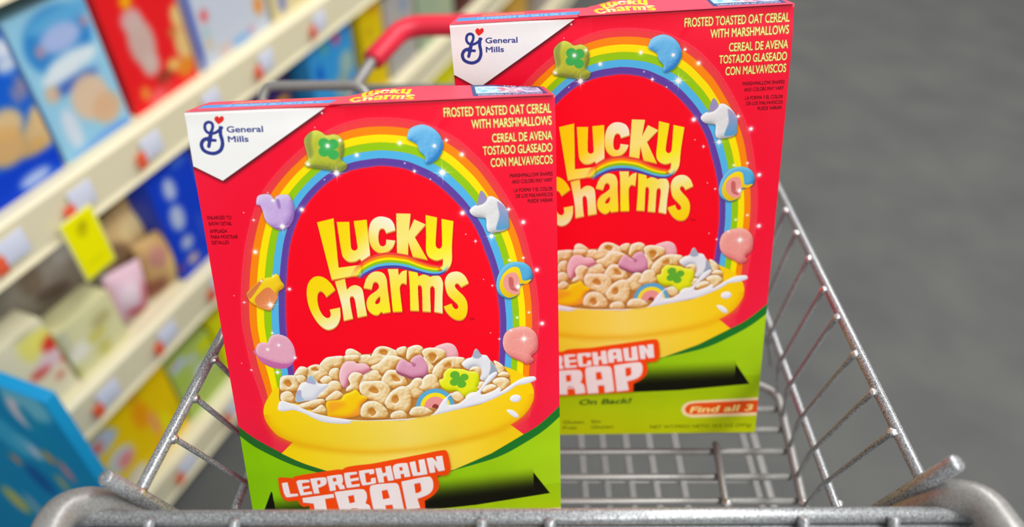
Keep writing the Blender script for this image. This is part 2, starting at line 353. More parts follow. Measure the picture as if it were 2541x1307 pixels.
def front_print():
    P = Print(190.0, 286.5, .2, (250, 6, 42))
    Y, X = np.mgrid[0:P.ny, 0:P.nx]; x, y = X * P.cell, Y * P.cell
    # the red ground is a touch lighter and pinker outside the arch
    t = np.clip(np.hypot((x - 97) / 80, (y - 95) / 78) - .75, 0, 1)[..., None]; P.C = P.C * (1 - t) + np.array((246, 34, 68)) * t
    # arch
    N = 220; I = resample(spline(to_pts(INNER), 6, False), N); O = resample(spline(to_pts(OUTER), 6, False), N)
    P.fill([O[0]] + O + [(O[-1][0], 200), (O[0][0], 200)], (248, 70, 80), .55, soft=1.4)
    cols = [(238, 62, 66), (255, 138, 8), (255, 232, 0), (150, 204, 16), (84, 184, 236), (98, 66, 164)]
    for b in range(6):
        f = lambda t: [(O[j][0] * (1 - t) + I[j][0] * t, O[j][1] * (1 - t) + I[j][1] * t) for j in range(N)]
        A, B = f(b / 6 + (.03 if b == 0 else 0)), f((b + 1) / 6)
        P.fill(A + B[::-1], cols[b])
    P.stroke(O[::2], .5, GLOW, .5, soft=.25)
    P.fill(I + [(I[-1][0], 200), (I[0][0], 200)], (252, 0, 30))
    P.stroke(I[::3], 1.0, (250, 120, 130), .22, soft=.5)
    # white corner with the maker's mark
    cor = [(-1, -1), (70.38, 0.72), (13.69, 36.01), (0.42, 27.87), (-1, 27.87)]
    P.fill(P.shift(cor, .5, 1.2), (40, 20, 20), .85, soft=.9); P.fill(cor, (246, 247, 246))
    navy = (50, 62, 142)
    g1 = spline(to_pts('9.67,14.93 11.49,10.89 12.8,8.31 12.75,6.2 11.19,5.47 9.44,6.31 8.87,8.66 9.85,10.55 12.08,11.25 14.59,10.57 17.37,8.51'), 8, False)
    P.stroke(g1, 4.6 * .27 * 1.15, navy)
    g2 = spline(to_pts('11.85,10.24 10.87,13.52 9.41,17.79'), 8, False); P.stroke(g2, 1.75, navy)
    P.stroke(spline(to_pts('8.91,13.63 11.03,14.59 13.14,14.82'), 6, False), 1.5, navy)
    g3 = spline(to_pts('16.66,8.48 16.22,11.77 16.61,15.12 16.26,17.78 14.7,20.26 11.89,21.47 9,21.13 6.63,19.67 5.84,17.29 6.49,15.31 7.99,14.05 10.53,13.64'), 8, False); P.stroke(g3, 1.8, navy)
    P.fill(spline('16.01,6.87! 14.65,5.23 14.36,3.77 15.37,2.7 16.44,2.88 16.84,3.62! 17.54,2.87 18.71,2.79 19.13,3.85 18.46,5.27'), (232, 48, 44))
    P.text('General', (19.57, 11.13), (37.85, 11.63), 3.15, (56, 66, 140), bold=.022)
    P.text('Mills', (19.47, 16.05), (29.84, 16.34), 3.1, (56, 66, 140), bold=.022)
    # lettering top right
    cr = (255, 246, 160); ol = (150, 150, 20)
    for t, l, r, c in (('FROSTED TOASTED OAT CEREAL', (130.99, 8.36), (187.87, 8.5), 4.75), ('WITH MARSHMALLOWS', (145.24, 14.95), (187.92, 14.78), 4.6),
                       ('CEREAL DE AVENA', (155.79, 22.66), (188.02, 22.47), 4.55), ('TOSTADO GLASEADO', (150.63, 29.09), (187.92, 28.95), 4.55), ('CON MALVAVISCOS', (154.54, 35.73), (188.04, 35.51), 4.65)):
        P.text(t, l, r, c, cr, bold=.01, outline=ol, ow=.28)
    dk = (58, 0, 10)
    for t, l, r in (('MARSHMALLOW SHAPES', (164.56, 42.04), (187.86, 42.06)), ('AND COLORS MAY VARY', (165.53, 45.46), (187.81, 45.43)), ('LA FORMA Y EL COLOR', (166.47, 50.22), (187.74, 50.38)),
                    ('DE LOS MALVAVISCOS', (167.46, 53.47), (187.77, 53.51)), ('PUEDE VARIAR', (173.93, 56.65), (187.72, 56.64))):
        P.text(t, l, r, 2.1, dk, bold=.013)
    for t, l, r in (('ENLARGED TO', (2.53, 56.52), (15.05, 57.01)), ('SHOW DETAIL', (2.67, 59.82), (14.76, 60.29)), ('AMPLIADA', (2.61, 63.99), (11.78, 64.31)),
                    ('PARA MOSTRAR', (2.64, 67.18), (16.84, 67.8)), ('DETALLES', (2.61, 70.39), (11.63, 70.63))):
        P.text(t, l, r, 2.0, dk, bold=.013)
    brand(P)
    P.text('TM', (138.31, 123.73), (141.23, 123.93), 1.5, (110, 0, 16))
    # ---- lower green part
    up = spline(to_pts('-2.51,177.91 0.58,182.59 8.73,191 22.35,201.66 33.83,208.96 50.17,216.19 92.18,223.21 111.96,224.17 124.36,220.55 147.33,211.89 165.4,202.43 177.38,195.48 190.46,183.29 193.8,179.46'), 8, False)
    lo = spline(to_pts('-3.47,184.26 0.35,188.81 7.93,196.67 20.71,206.1 30.6,212.04 41.47,216.84 51.16,220.29 91.9,226.65 111.76,227.18 123.11,223.02 150.86,216.05 168.97,206.97 181,199.14 190.37,190.73 193.72,187.69'), 8, False)
    P.fill([(-2, up[0][1])] + up + [(192, 300), (-2, 300)], ((140, 202, 0), (150, 206, 8), (176, 214, 22), .9, .25))
    m = P.mask([(-2, 250), (192, 238), (192, 290), (-2, 290)]); P.lay(m, P.color(((160, 200, 8), (196, 206, 0), 0, 1), *m[:4]), 1)
    P.fill([(-2, up[0][1])] + up + lo[::-1], ((40, 104, 38), (28, 120, 40), 1, 0))
    # trap door slit
    sl = [(12.7, 228), (13.4, 229.5), (172.9, 223), (172.9, 228.9), (183.2, 245.4), (136.2, 249.4), (53.5, 251.6), (1, 254)]
    m = P.mask([sl]); y0, y1, x0, x1, cov = m; Yg, Xg = np.mgrid[y0:y1, x0:x1]; xm, ym = Xg * .2, Yg * .2
    k = np.clip((ym - (229.5 - (xm - 14) * .035)) / 19, 0, 1)
    k = np.where((xm < 13.4 + (ym - 235) * .03) | (xm > 172.9), 1, k); k = (k * k * (3 - 2 * k))[..., None]
    P.lay((y0, y1, x0, x1, cov), P.C[y0:y1, x0:x1] * (1 - k) + np.array((16, 16, 4)) * k)
    # bowl foot and rim
    P.fill(spline('29.91,194.88! 22.29,202.08! 33.75,209.62 50.01,217.62! 92.07,224.5! 111.9,225.03! 124.26,222.27! 147.28,212.99! 167.64,201.36! 159.77,193.99!'), ((255, 216, 0), (255, 228, 110), (255, 208, 10), 1, 0))
    rim = spline('26.65,158.16 20.94,162.56 16.26,170.7 15.99,178.66 19.72,187.05 24.66,191.97 35.23,197.41 53.09,202.47 74.25,205.68 89.2,206.16 107.36,205.57 130.15,202.34 151.59,197.47 166.5,189.58 173.32,180.26 174.58,173.04 172.92,166.87 169.44,162.2 163.84,157.81 156.83,154.28! 142.03,167.25! 43.04,167.32!')
    P.fill(P.shift(rim, 0, 1.6), (236, 158, 0), .55, soft=1.6)
    P.fill(rim, ((255, 214, 0), (255, 226, 100), (255, 208, 0), 1, -.1))
    m = P.mask([rim]); sh = blur(m[4], 14); d = np.clip((m[4] - sh) * 1.5, 0, 1) * (np.gradient(sh)[0] < 0)
    P.lay((*m[:4], d * m[4]), np.array((240, 160, 0)), .75)
    # cereal heap
    P.fill(spline('26.14,167.22 27.2,156.33 28.6,151.23 35.94,151.17! 39.49,146.26 43.7,147.82! 46.53,145.55 51.72,145.12! 55.87,140.9 66.51,141.08! 67.66,137.07 71.34,136.93 75.77,140.53! 82.47,140 86.49,136.4 92.32,137.44 95.43,140.13! 100.48,137.42 101.67,138.12 108.07,137.15 110.87,139.62 117.22,139.67 122.99,143.19 130.7,146.47 133.67,147.53 149.48,150.38 155.12,152.49 157.5,155.42 160,160.72 159.99,166.73 150.48,172.47 142.47,178.37 119.07,181.72 95.76,184.62 70.89,183.2 52.38,179.04 34.8,169.2'), (190, 128, 56))
    P.puff([spline('117.22,139.67 121.86,137.33 126.35,137.16 129.75,139.96 130.72,146.26 125.03,146.67 121.47,143.5')], (240, 182, 190), (250, 208, 212), (224, 140, 150), r=1.4)
    for s_, h_ in (
     ('66.55,140.67 67.27,137.24 69.92,136.42 72.72,137.85 75.74,140.94 72.97,142.79 69.26,142.93', None),
     ('80.8,142.14 83.41,137.81 86.51,136.2 90.16,136.67 93.71,138.56 97.6,140.91 95.45,144.47 89.39,145.67 83.22,148.12 78.09,147.32 73.79,145.75 73.7,142.85 75.74,140.94 80.16,141.06', '86.2,139.66 88.52,138.6 90.62,139.98 89.34,141.95 86.79,141.35'),
     ('95.69,138.71 99.52,137.14 101.66,138.33 100.6,142.37 99.02,143.49 96.9,142.09', None), ('100.94,142.81 102.4,138.38 106.97,136.86 110.23,138.13 111.14,141.08 109.45,143.85 106.91,142.83 104.96,143.93 102.17,146.22 100.81,144.45', None),
     ('110.18,141.42 112,139.49 116.13,139.18 121.65,140.61 123.74,143.25 122.81,146.09 118.18,147.83 116.2,149.35 113.64,148.32 110.91,144.37', '114.32,143.8 116.24,143.11 118.4,144.51 116.28,148.11 114.63,147.56'),
     ('111.25,144.81 115.05,149.68 116.41,151.88 115.41,155.6 113.15,155.42 111.94,151.13 109.96,147.21', None),
     ('65,141.38 67.69,140.34 74.25,141.04 73.54,144.49 69.08,144.77 64.7,144.24', None),
     ('51.79,144.51 55.08,141.46 58.46,140.69 64.7,140.74 65.11,143.86 62.44,148.21 58.04,147.87 55.39,151.83 52.65,149.96 50.74,147.32', None),
     ('43.31,148 45.78,145.7 49.54,144.96 52.29,146.61 54.84,150.12 55.3,152.66 52.18,154.09 49.74,156 46.96,154.52 44.18,153.05 42.91,151.29', '46.23,148.14 48.55,147.15 50.6,148.55 48.3,149.29'),
     ('35.94,151.17 39.51,146.05 42.8,146.1 44.4,148.08 42.86,151.7 38.75,152.22', None), ('27.31,155.5 28.75,151.45 33.42,150.77 38.05,151.96 38.61,156.39 37.36,160.49 32.08,161.34 27.44,160.13', '30.22,155.73 32.61,154.24 34.17,156.46 32.09,158.39'),
     ('36.98,151.66 40.7,151.33 42.66,153.35 41.53,156.61 38.61,156.39', None), ('27.11,162.63 31.04,160.84 34.07,163.19 34.41,167.89 31.15,168.69 26.88,167.28', None),
     ('55.85,151.03 58,148.29 61.66,148.56 61.73,153.15 60.87,156.02 57.99,155.17 55.94,153.54', None), ('50.62,154.81 53.83,152.55 57,154.04 57.09,156.57 53.92,158.42 51.12,156.94', None),
     ('80.18,148.72 84.84,146.58 88.9,142.74 93.38,142.45 98.41,144.69 99.73,146.86 96.36,147.03 93.49,150.15 91.08,152.05 86.44,153.8 84.69,152.41 81.43,151.32', None),
     ('75.65,153.39 79.95,151.21 83.66,151.49 84.92,154.1 86.18,156.72 82.27,158.53 76.24,158.9 72.94,158.22 73.56,155.74', None),
     ('85.29,158.34 87.15,154.27 90,151.55 94.8,152.34 98.26,155.97 99.87,159.47 99.9,162.03 95.44,162.95 91.62,163.5 87.31,161.04', '92.1,155.49 94.48,156.31 96.34,158.86 92.75,159.01'),
     ('151.38,150.32 155.12,152.28 157.3,155.41 157.18,158.8 154.1,158.99 152.72,155.06', None), ('153.29,160.2 156.06,157.86 159.48,158.97 160.16,161.59 157.07,161.78', None),
     ('150.05,164.23 152.45,161.85 157.07,161.78 160.08,164.16 160.38,166.76 159.16,168.39 154.82,170.65 153.37,167.94', None), ('140.8,164.8 143.17,163.27 145.79,164.76 142.89,169.27 140.69,166.94', None)):
        cereal(P, s_, h_)
    P.puff([spline('62.76,148.65 65.78,144.53 70.59,144.47 72.28,146.05! 77.06,146.41 79.41,149.08 79.6,150.97 75.32,152.94! 72.73,152.74 68.55,153.68 66.28,157.7 65.65,160.19 63.67,161.3 61.89,158.63 61.55,153.14')], (242, 184, 198), (250, 208, 216), (206, 110, 134), r=1.5, edge=(130, 70, 40))
    hs = [spline('94.81,149.41 96.55,146.42 98.89,145.14 101.7,147.43 103.48,148.6! 102.95,146.69 104.93,144.34 107.62,143.3 109.82,143.88 111.45,147.33 112.9,150.78 112.49,154.11 110.45,156.27 107.01,156.85 103.22,156.98 99.59,155.23 95.99,153.27 94.45,151.47')]
    P.fill(P.shift(hs, 0, 1.9), ((190, 110, 140), (150, 78, 100), 0, 1)); P.puff(hs, (224, 156, 186), (240, 190, 208), (200, 120, 150), r=1.2)
    P.fill(spline('102.95,146.69 103.93,147.6 106.08,149.01 105.6,150.44 104.46,150.56 103.65,148.83'), (186, 96, 130), .8, soft=.2)
    cereal(P, '53.92,158.42 57.14,156.15 60.78,156.86 62.23,160.76 60.9,162.78 56.32,163.69 52.98,166.83 49.23,166.95 47.16,165.51 50.6,161.54')
    P.puff([spline('34.96,167.93 36.53,161.27 39.34,156.44 42.42,155.43 43.91,152.2 45.76,152.13 48.32,155.47 49.6,157.24 54.7,158.06 53.73,160.1 48.78,164.36 46.18,167.56 40.91,167.99')], (232, 234, 240), (250, 250, 252), (206, 208, 224), r=1.6)
    P.fill(spline('42.37,155.84 44.25,152.43 46.12,152.16 47.91,155.85 47.32,157.7 45.17,157.11'), ((140, 200, 224), (176, 160, 200), -.5, 1), .9, soft=.2)
    P.fill(spline('35.06,167.73 35.61,163.31 37.34,160.7 38.91,161.46 38.69,164.83 39.83,167.69 35.64,168.42'), ((176, 160, 208), (158, 196, 220), 0, 1), .9, soft=.2)
    cereal(P, '115,155.99 116.41,151.88 119.63,148.77 122.78,146.51 127.35,145.8 133.7,146.9 134.35,149.04 132.3,151.83 131.43,153.87 126.54,153.07 122.27,154.86 120.58,157.69 118.96,159.26 116.75,158.24', '122.44,152.13 124.84,149.92 126.6,150.77 126.11,152.7 124.28,152.9')
    P.puff([spline('132.53,151 135.54,147.87 138.62,146.85 140.34,142.81 141.88,142.09 143.99,145.58 147.35,146.66 149.48,150.17 152.72,155.06 153,157.63 150.99,160.03 147.82,162.35 145.1,162.99 142.87,161.54 143.05,157.71 142.82,154.31 139.07,153.18 135.95,154.63')], (230, 230, 236), (250, 250, 252), (186, 188, 200), r=1.6)
    P.fill(spline('139.08,146.88 140.31,143.31 141.88,142.18 144,145.37 144.49,146.95 141.97,148.27'), (158, 168, 190), .9, soft=.2); P.fill(spline('149.53,150.81 152.34,155.03 153,157.63 148.33,159.4 149.27,155.22'), (150, 160, 184), .9, soft=.2)
    for s_, h_ in (('136.67,155.53 139.07,153.18 142.84,153.89 143.43,157.74 142.18,159.78 139.68,156.18', None),
     ('66.53,155.2 68.71,152.02 71.73,151.62 74.91,153.33 74.3,155.8 72.49,159.03 72.53,162.42 69.02,163.85 64.56,163.49 65.19,161 67.26,159.05', None),
     ('97.36,164.38 101.35,161.71 104.65,158.15 108.4,158.44 109.67,161.94 107.16,165.16 109.28,167.47 105.21,171.02 101.87,169.89', None),
     ('72.32,160.71 74.1,157.89 79.33,157.88 85.29,158.34 88.8,161.16 90.13,165.52 88.34,170.95 85.41,174.17 81.08,171.66 75.32,168.62 72.66,164.99', '78.06,163.5 81.17,162.34 83.28,164.89 81.95,166.24 79.02,165.28'),
     ('86.11,172.07 88.78,167.55 91.66,164.79 96.37,162.6 99.69,163.71 101.65,167.72 101.8,173.33 100.49,178 97.66,179.95 92.41,178.65 87.97,176.98 86.3,174.24', '91.04,169.88 93.44,168.44 94.44,171.45 92.64,173.46 90.97,172.98'),
     ('109.1,159.34 111.56,156.57 115.37,156.23 117.85,158.75 118.07,161.32 119.01,164.38 116.22,166.3 112.37,166.85 109.34,166.61 106.82,164.7 108.51,162.27', None)):
        cereal(P, s_, h_)
    hat = [spline('118.69,160.51 121.23,159.43 121.81,156.09 124.63,153.35 128.41,153.64 132.92,154.4 136.26,155.92 140.42,156.67 142.18,159.78 141.58,164.43 140.35,166.05 141.18,168.92! 138.25,169.77 132.74,171.92 131.28,170.51 128.37,167.69 123.79,167.33 120.12,164.89')]
    P.fill(P.shift(hat, .1, 1.0), (170, 170, 0)); P.puff(hat, (234, 236, 30), (246, 248, 90), (206, 212, 0), r=1.3)
    clover(P, [(128.17, 157.85, 2.81), (133.59, 159.75, 2.52), (127.52, 162.48, 2.59), (131.82, 164.1, 2.68)], (98, 178, 50), 2.2)
    cereal(P, '52.15,167.61 55.07,164.86 58.67,162.6 61.5,164.1 62.72,166.75 57.2,169.3 53.44,169.43')
    pot = [spline('52.7,169.37 60.27,168.69 63.23,165.51 67.12,164.12 69.87,162.85 71.58,164.48 72.53,166.26 75.73,168.22 75.99,169.53 72.25,173.1 71.54,176.5 70.87,179.49 61.6,181.11 52.73,179.29 52.13,174.48')]
    P.puff(pot, (252, 204, 10), (255, 228, 40), (240, 150, 30), r=1.4, edge=(140, 84, 30))
    P.fill(spline('53.4,169.85 59.43,169.48 63.68,171.97 59.68,174.23 54.88,176.86 52.73,177.55'), (250, 160, 40), .75, soft=1.0); P.fill(spline('71.04,173.86 70.72,179.04 65.47,180.35 66.11,177.79'), (248, 156, 60), .6, soft=.8)
    # rainbow marshmallow
    for rr, c in ((300, (92, 172, 214)), (232, (255, 226, 30)), (172, (240, 150, 150)), (52, (150, 60, 50))):
        P.fill(spline([(*JR(500 - rr, 1050), True)] + [(*JR(500 + rr * math.cos(a), 1045 - rr * .95 * math.sin(a)), False) for a in np.linspace(math.pi, 0, 14)] + [(*JR(500 + rr, 1080), True)]), c)
    for s_, h_ in (('71.5,176.93 73.41,172.76 77.37,170.93 81.83,171.72 85.33,175.03 87.3,178.66 86.59,182.54 80.06,182.87 72.21,181.34', '76.43,176.9 78.79,176.01 80.42,178.97 77.76,180.93'),
     ('88.6,181.39 91.09,178.98 95.7,178.7 98.17,181.31 97.55,184.33 89.91,183.91', None), ('99.84,181.45 101.66,177.66 105.56,176.68 110.08,177.92 113.69,181.27 110.48,183.2 103.53,183.51', None),
     ('125.14,170.45 128.7,168.58 131.28,170.51 132.68,173.22 131.74,176.19 129.06,175.97 126.85,174.05', None), ('133.44,173.28 135.9,170.44 139.78,169.89 141.66,170.9 138.05,173.65', None), ('143.64,169.76 145.31,166.87 149.23,165.46 152.25,166.99 152.17,169.14 146.66,171.3', None),
     ('35.75,170.56 40.81,168.83 47.71,167.26 51.36,167.98 51.07,170.52 45.59,172.65 39.51,173.44 37.02,172.38', None), ('43.01,175.45 45.49,173.5 49.49,171.25 51.76,174.45 51.38,177.87 47.32,177.11', None)):
        cereal(P, s_, h_)
    milk = spline('24.19,172.19 25.3,168.01 27.66,166.92 30.81,168.45 34.01,169.57 36.38,171.47 40.19,173.93 45.14,176.49 52.35,179.26 61.56,181.55 70.87,183.42 95.77,184.4 107.32,184.26 112.4,183.36 116.08,180.16 119.5,174.76 122.36,171.96 125.19,169.59 127.08,170.17! 123.54,171.62 122.97,174.61 123.19,177.46! 129.01,176.84 133.01,174.12 135.05,172.11 141.76,168.75 145.47,163.45 148.71,159.43 152.24,157.57 152.94,159.32 149.32,163.32 146.12,166.08 142.83,170.56 144.31,171.98 150.59,169.88 153.37,167.94 154.87,169.35 154.41,171.05 155.99,170.31! 162.33,166.05 168.23,163.07 174.05,162.45 175.96,163.67 175.54,165.36 170.06,167.09 164.21,167.93 158.27,171.79 146.42,176.94 138.57,178.93 126.84,181.04 115.11,183.15 103.45,184.6 95.7,185.27 67.04,183.62 65.01,184.9 57.46,184.48 50.05,182.98 44.69,180.36 39.84,176.92 35.28,174.39 32.4,173.51 27.13,173.93 24.63,173.08')
    P.puff([milk], (238, 238, 246), (254, 254, 255), (206, 206, 228), r=.9, k=2.0)
    for s_ in ([oval(163.37, 176.34, 3.32, 2.58)], [spline('157.85,183.58 161.75,184.34 164.78,187.7 164.73,189.48 162.38,189.06 159.33,186.36')]): P.puff(s_, (240, 240, 248), (255, 255, 255), (214, 206, 226), r=.8)
    # marshmallows round the arch
    hat = [spline('57.98,17.05 60.36,13.8 63.87,12.08 67.07,13.1 69.52,14.89 73.55,14.54 76.71,16.23 77.98,20.02 77.15,24.75 76.12,28.13 78.59,30.32 77.64,33.05 74.12,34.26 68.86,32.96 61.6,31.55 57.68,30.67 56.92,28.57 58.83,26.6 58.57,23.17')]
    P.puff(hat, (188, 196, 56), (214, 218, 90), (126, 136, 60), r=2.2, speck=.3, edge=(60, 50, 20)); P.fill(spline('58.11,17.05 60.36,13.8 62.45,12.89 61.45,18.56 61.81,24.01 59.5,26.64 58.66,22.5'), (128, 140, 70), .7, soft=.5)
    clover(P, [(67.88, 18.86, 2.92), (72.47, 19.62, 2.93), (67.52, 23.2, 2.93), (72.14, 25.06, 2.81)], (64, 178, 86), 2.6)
    P.puff([spline('111.12,18.05 112.48,13.95 116.08,12.04 120.25,11.67 124.95,13.82 128.2,17.45 129.77,22.42 128.27,27.3 125.24,30.7 120.9,32.42! 119.58,31.14 119.78,28.3 117.19,25.35 116.05,21.78 113.41,19.9')], (104, 182, 234), (140, 206, 244), (46, 128, 204), r=2.2, speck=.5, edge=(60, 60, 40))
    P.puff([spline('29.12,49.45 30.25,45.28 33.76,44.2 37.05,44.79 38.66,47.84! 39.61,45.78! 42.43,44.87 46.42,45.43 47.74,48.33 48.47,53.35 47.08,59.02 43.47,63.16 39.25,64 35.41,61.97 32.51,58.2 31.85,53.15 30.9,50.26')], (204, 176, 230), (222, 202, 240), (150, 110, 190), r=2.0, speck=.3, edge=(90, 30, 80))
    P.fill(spline('39.56,47.18 41.25,47.7 41.51,51.9 40.41,52.55 39.73,50.03'), (150, 112, 190), .8, soft=.3)
    P.puff([spline('16.87,99.52 19.27,96.91 24.29,92.76 26.4,91.18 31.55,90.48 33.65,88.9 35.4,90.04 36.26,93.18 37.67,96.03 36.26,98.01 34.19,99.27 32.28,104.02 29,109.42 26.98,110.13 22.75,108.29 18.72,105.21 17.23,102.32')], (248, 208, 30), (255, 230, 50), (214, 150, 20), r=1.4, edge=(110, 40, 20))
    P.fill(spline('20.49,103.93 23.28,99.94 28.84,96.49 32.72,100.7! 33.06,103.02 29.19,108.02 27.66,109.89 22.75,108.29'), ((226, 128, 70), (240, 150, 96), 1, 1), soft=.15); P.fill(spline('17,99.53 24.24,93.1 26.75,92.3 19.21,101.76 17.71,102.49'), (222, 124, 66), soft=.15)
    ht = [spline('16.94,133.7 18.41,130.16 21.78,129.31 23.98,129.83! 26.13,126 30.18,124.84 35.1,127 37.79,131.56 38.58,136.75 37.99,140.4 35.01,143.15 30.39,143.17 24.72,141.26 19.83,138.68 17.37,136.66')]
    P.fill(spline('16.94,133.7 38.58,136.75! 37.9,141.14 34.78,144.99 29.96,146.49 24.18,145.3 19.38,141.97 17.29,138.12'), ((214, 124, 176), (196, 100, 160), 0, 1)); P.puff(ht, (232, 168, 192), (244, 196, 212), (220, 150, 184), r=1.0, speck=.2)
    P.puff([spline('141.79,59.31 144.47,56.47 148.84,55.96 151.14,53.11 153.37,51.6 156.23,52.64 159.73,55.81 162.48,60.45 162.98,67.27 162.51,70.29 158.4,71.96 152.51,72.16 150.78,69.62 150.65,64.31 148.5,63.43 144.17,62.44')], (226, 226, 228), (246, 246, 248), (176, 176, 180), r=1.6, speck=.5, edge=(60, 50, 70))
    P.fill(spline('146.08,55.96 148.46,48.32 151.67,52.4 150.18,55.14 147.37,56.25'), (158, 146, 194), soft=.15); P.fill(spline('157.22,54.92 162.5,60.07 162.98,67.27 162.51,70.29 156.24,70.85 156.51,67.66 158.03,62.46'), ((176, 156, 196), (80, 156, 206), 0, 1), .95, soft=.2)
    P.puff([spline('154.81,102.18 156.36,96.64 159.84,91.96 164.53,90.16 170.47,90.87 174.37,94.26 175.59,99.26 174.17,102.36 169.44,103.83 167.35,106.54 167.27,109.4 163.16,111.85 158.48,111.11 155.28,107.18')], (86, 176, 222), (120, 200, 236), (40, 124, 180), r=1.4, edge=(60, 50, 30))
    P.fill(spline('156.44,102.99 159,96.8 163.77,93.25 167.73,93.84 168.96,97.43! 170.18,101.6 174.6,101.18 172.13,103.65 168.11,103.74 167.27,109.4 161.82,111.55 157.9,108.78'), ((255, 222, 30), (230, 190, 20), .3, 1)); P.fill(spline('158.88,100.32 161.65,96.97 165.66,96.52 167.57,99.46 168.05,105.87 167.27,109.4 163.24,109.28 159.36,105.31'), (240, 158, 150)); P.fill(spline('161.9,99.45 164.22,99.81 164.87,104.6 167.31,107.97 162.67,106.24'), (196, 90, 90), .85, soft=.2)
    P.puff([spline('157.16,137.98 159.05,132.9 163.92,130.28 171.43,130.22 176.13,134.11 177.74,139.46 177.26,145.46 173.71,149 175.03,152.15 170.8,154.13 167.39,151.96 161.94,148.88 157.97,144.05')], (242, 156, 148), (250, 182, 172), (216, 100, 104), r=1.8, speck=.3, edge=(120, 30, 40))
    # sparkles (last number: a soft dot instead of a star)
    for q in ([(68.36, 3.51, 1.64, 0), (72.7, 34.88, 5.39, 0), (40.98, 62.29, 4.77, 0), (52.34, 53.57, 3.06, 1), (26.42, 58, 1.89, 0), (24.79, 75.82, 2.87, 1), (84.12, 25.77, 2.69, 1), (21.83, 53.67, 0.6, 1), (64.04, 10.62, 0.59, 1), (66.06, 38.03, 0.67, 1), (69.59, 20.3, 2.66, 1), (76.21, 17.76, 2, 1), (58.51, 29.33, 2.34, 1), (35.88, 43.47, 0.67, 1), (37.99, 47.81, 2.02, 1)],
              [(131.51, 20.26, 2.79, 0), (139.28, 28.18, 2.96, 1), (128.35, 37.31, 6.37, 0), (113.61, 35.85, 2.67, 0), (108.83, 31.32, 0.84, 1), (106.97, 20.65, 2.91, 1), (137.9, 60.21, 3.47, 1), (163.24, 59.59, 3.07, 0), (171.08, 67.35, 3.1, 1), (153.15, 74.34, 4.56, 0), (144.21, 76.66, 2.2, 0), (139.07, 72.37, 0.73, 1), (121.75, 40.58, 0.85, 1), (125.05, 22.9, 2.44, 1)],
              [(14.68, 104.59, 1.89, 0), (28.7, 106.93, 5.08, 0), (40.18, 98.27, 2.28, 1), (12.57, 146.06, 1.82, 0), (27.05, 148.51, 3.61, 0), (27.38, 123.92, 2.32, 0), (9.79, 100.3, 0.56, 1), (7.86, 141.47, 0.58, 1), (29.94, 131.58, 2.59, 0), (23.44, 133.81, 1.94, 1), (38.04, 140.04, 2.23, 1), (25.69, 92.64, 1.51, 1), (32.36, 90.05, 1.26, 1)],
              [(170.55, 88.09, 2.38, 0), (178.01, 95.75, 3.07, 1), (152.43, 103.44, 1.73, 0), (167.06, 105.1, 4.15, 0), (172.89, 121.35, 2.18, 0), (180.36, 128.85, 3.15, 1), (166.02, 124.03, 1.63, 1), (150.21, 132.5, 0.68, 1), (155.16, 136.72, 1.91, 0), (169.52, 137.75, 4.95, 0), (147.62, 99.39, 0.66, 1), (162.59, 88.99, 1.72, 1), (161.96, 131.77, 1.23, 1)]):
        for x_, y_, r_, g_ in q: P.spark(x_, y_, r_, bool(g_))
    # plate with the promotion's title
    plate = spline('17.88,219.74! 19.12,218.56 25.3,219.39! 26.54,219.92! 29.79,218.25 52.7,215.97 56.16,216.28 59.38,214.77 65.15,214 74.83,213.59 86.4,212.05 95.75,210.83 106.01,209.43 118.06,207.93 120.62,209.69 121.46,214.16 121.95,220.97 120.84,224.54 118.29,225.89 113.35,225.96! 114.09,231.84 113.15,236.02 109.72,239.97 104.52,243.24! 104.42,249.95! 54.33,252.41! 33.53,252.78! 34.1,242.33! 33.67,240.41 30.55,240.64 28.22,238.02 27.83,235.86! 21.47,235.78 19.14,233.44 17.96,229.12')
    P.fill(P.shift(plate, .3, .9), (110, 70, 0), .5, soft=.8); P.fill(plate, (255, 74, 6))
    wh = (252, 238, 238)
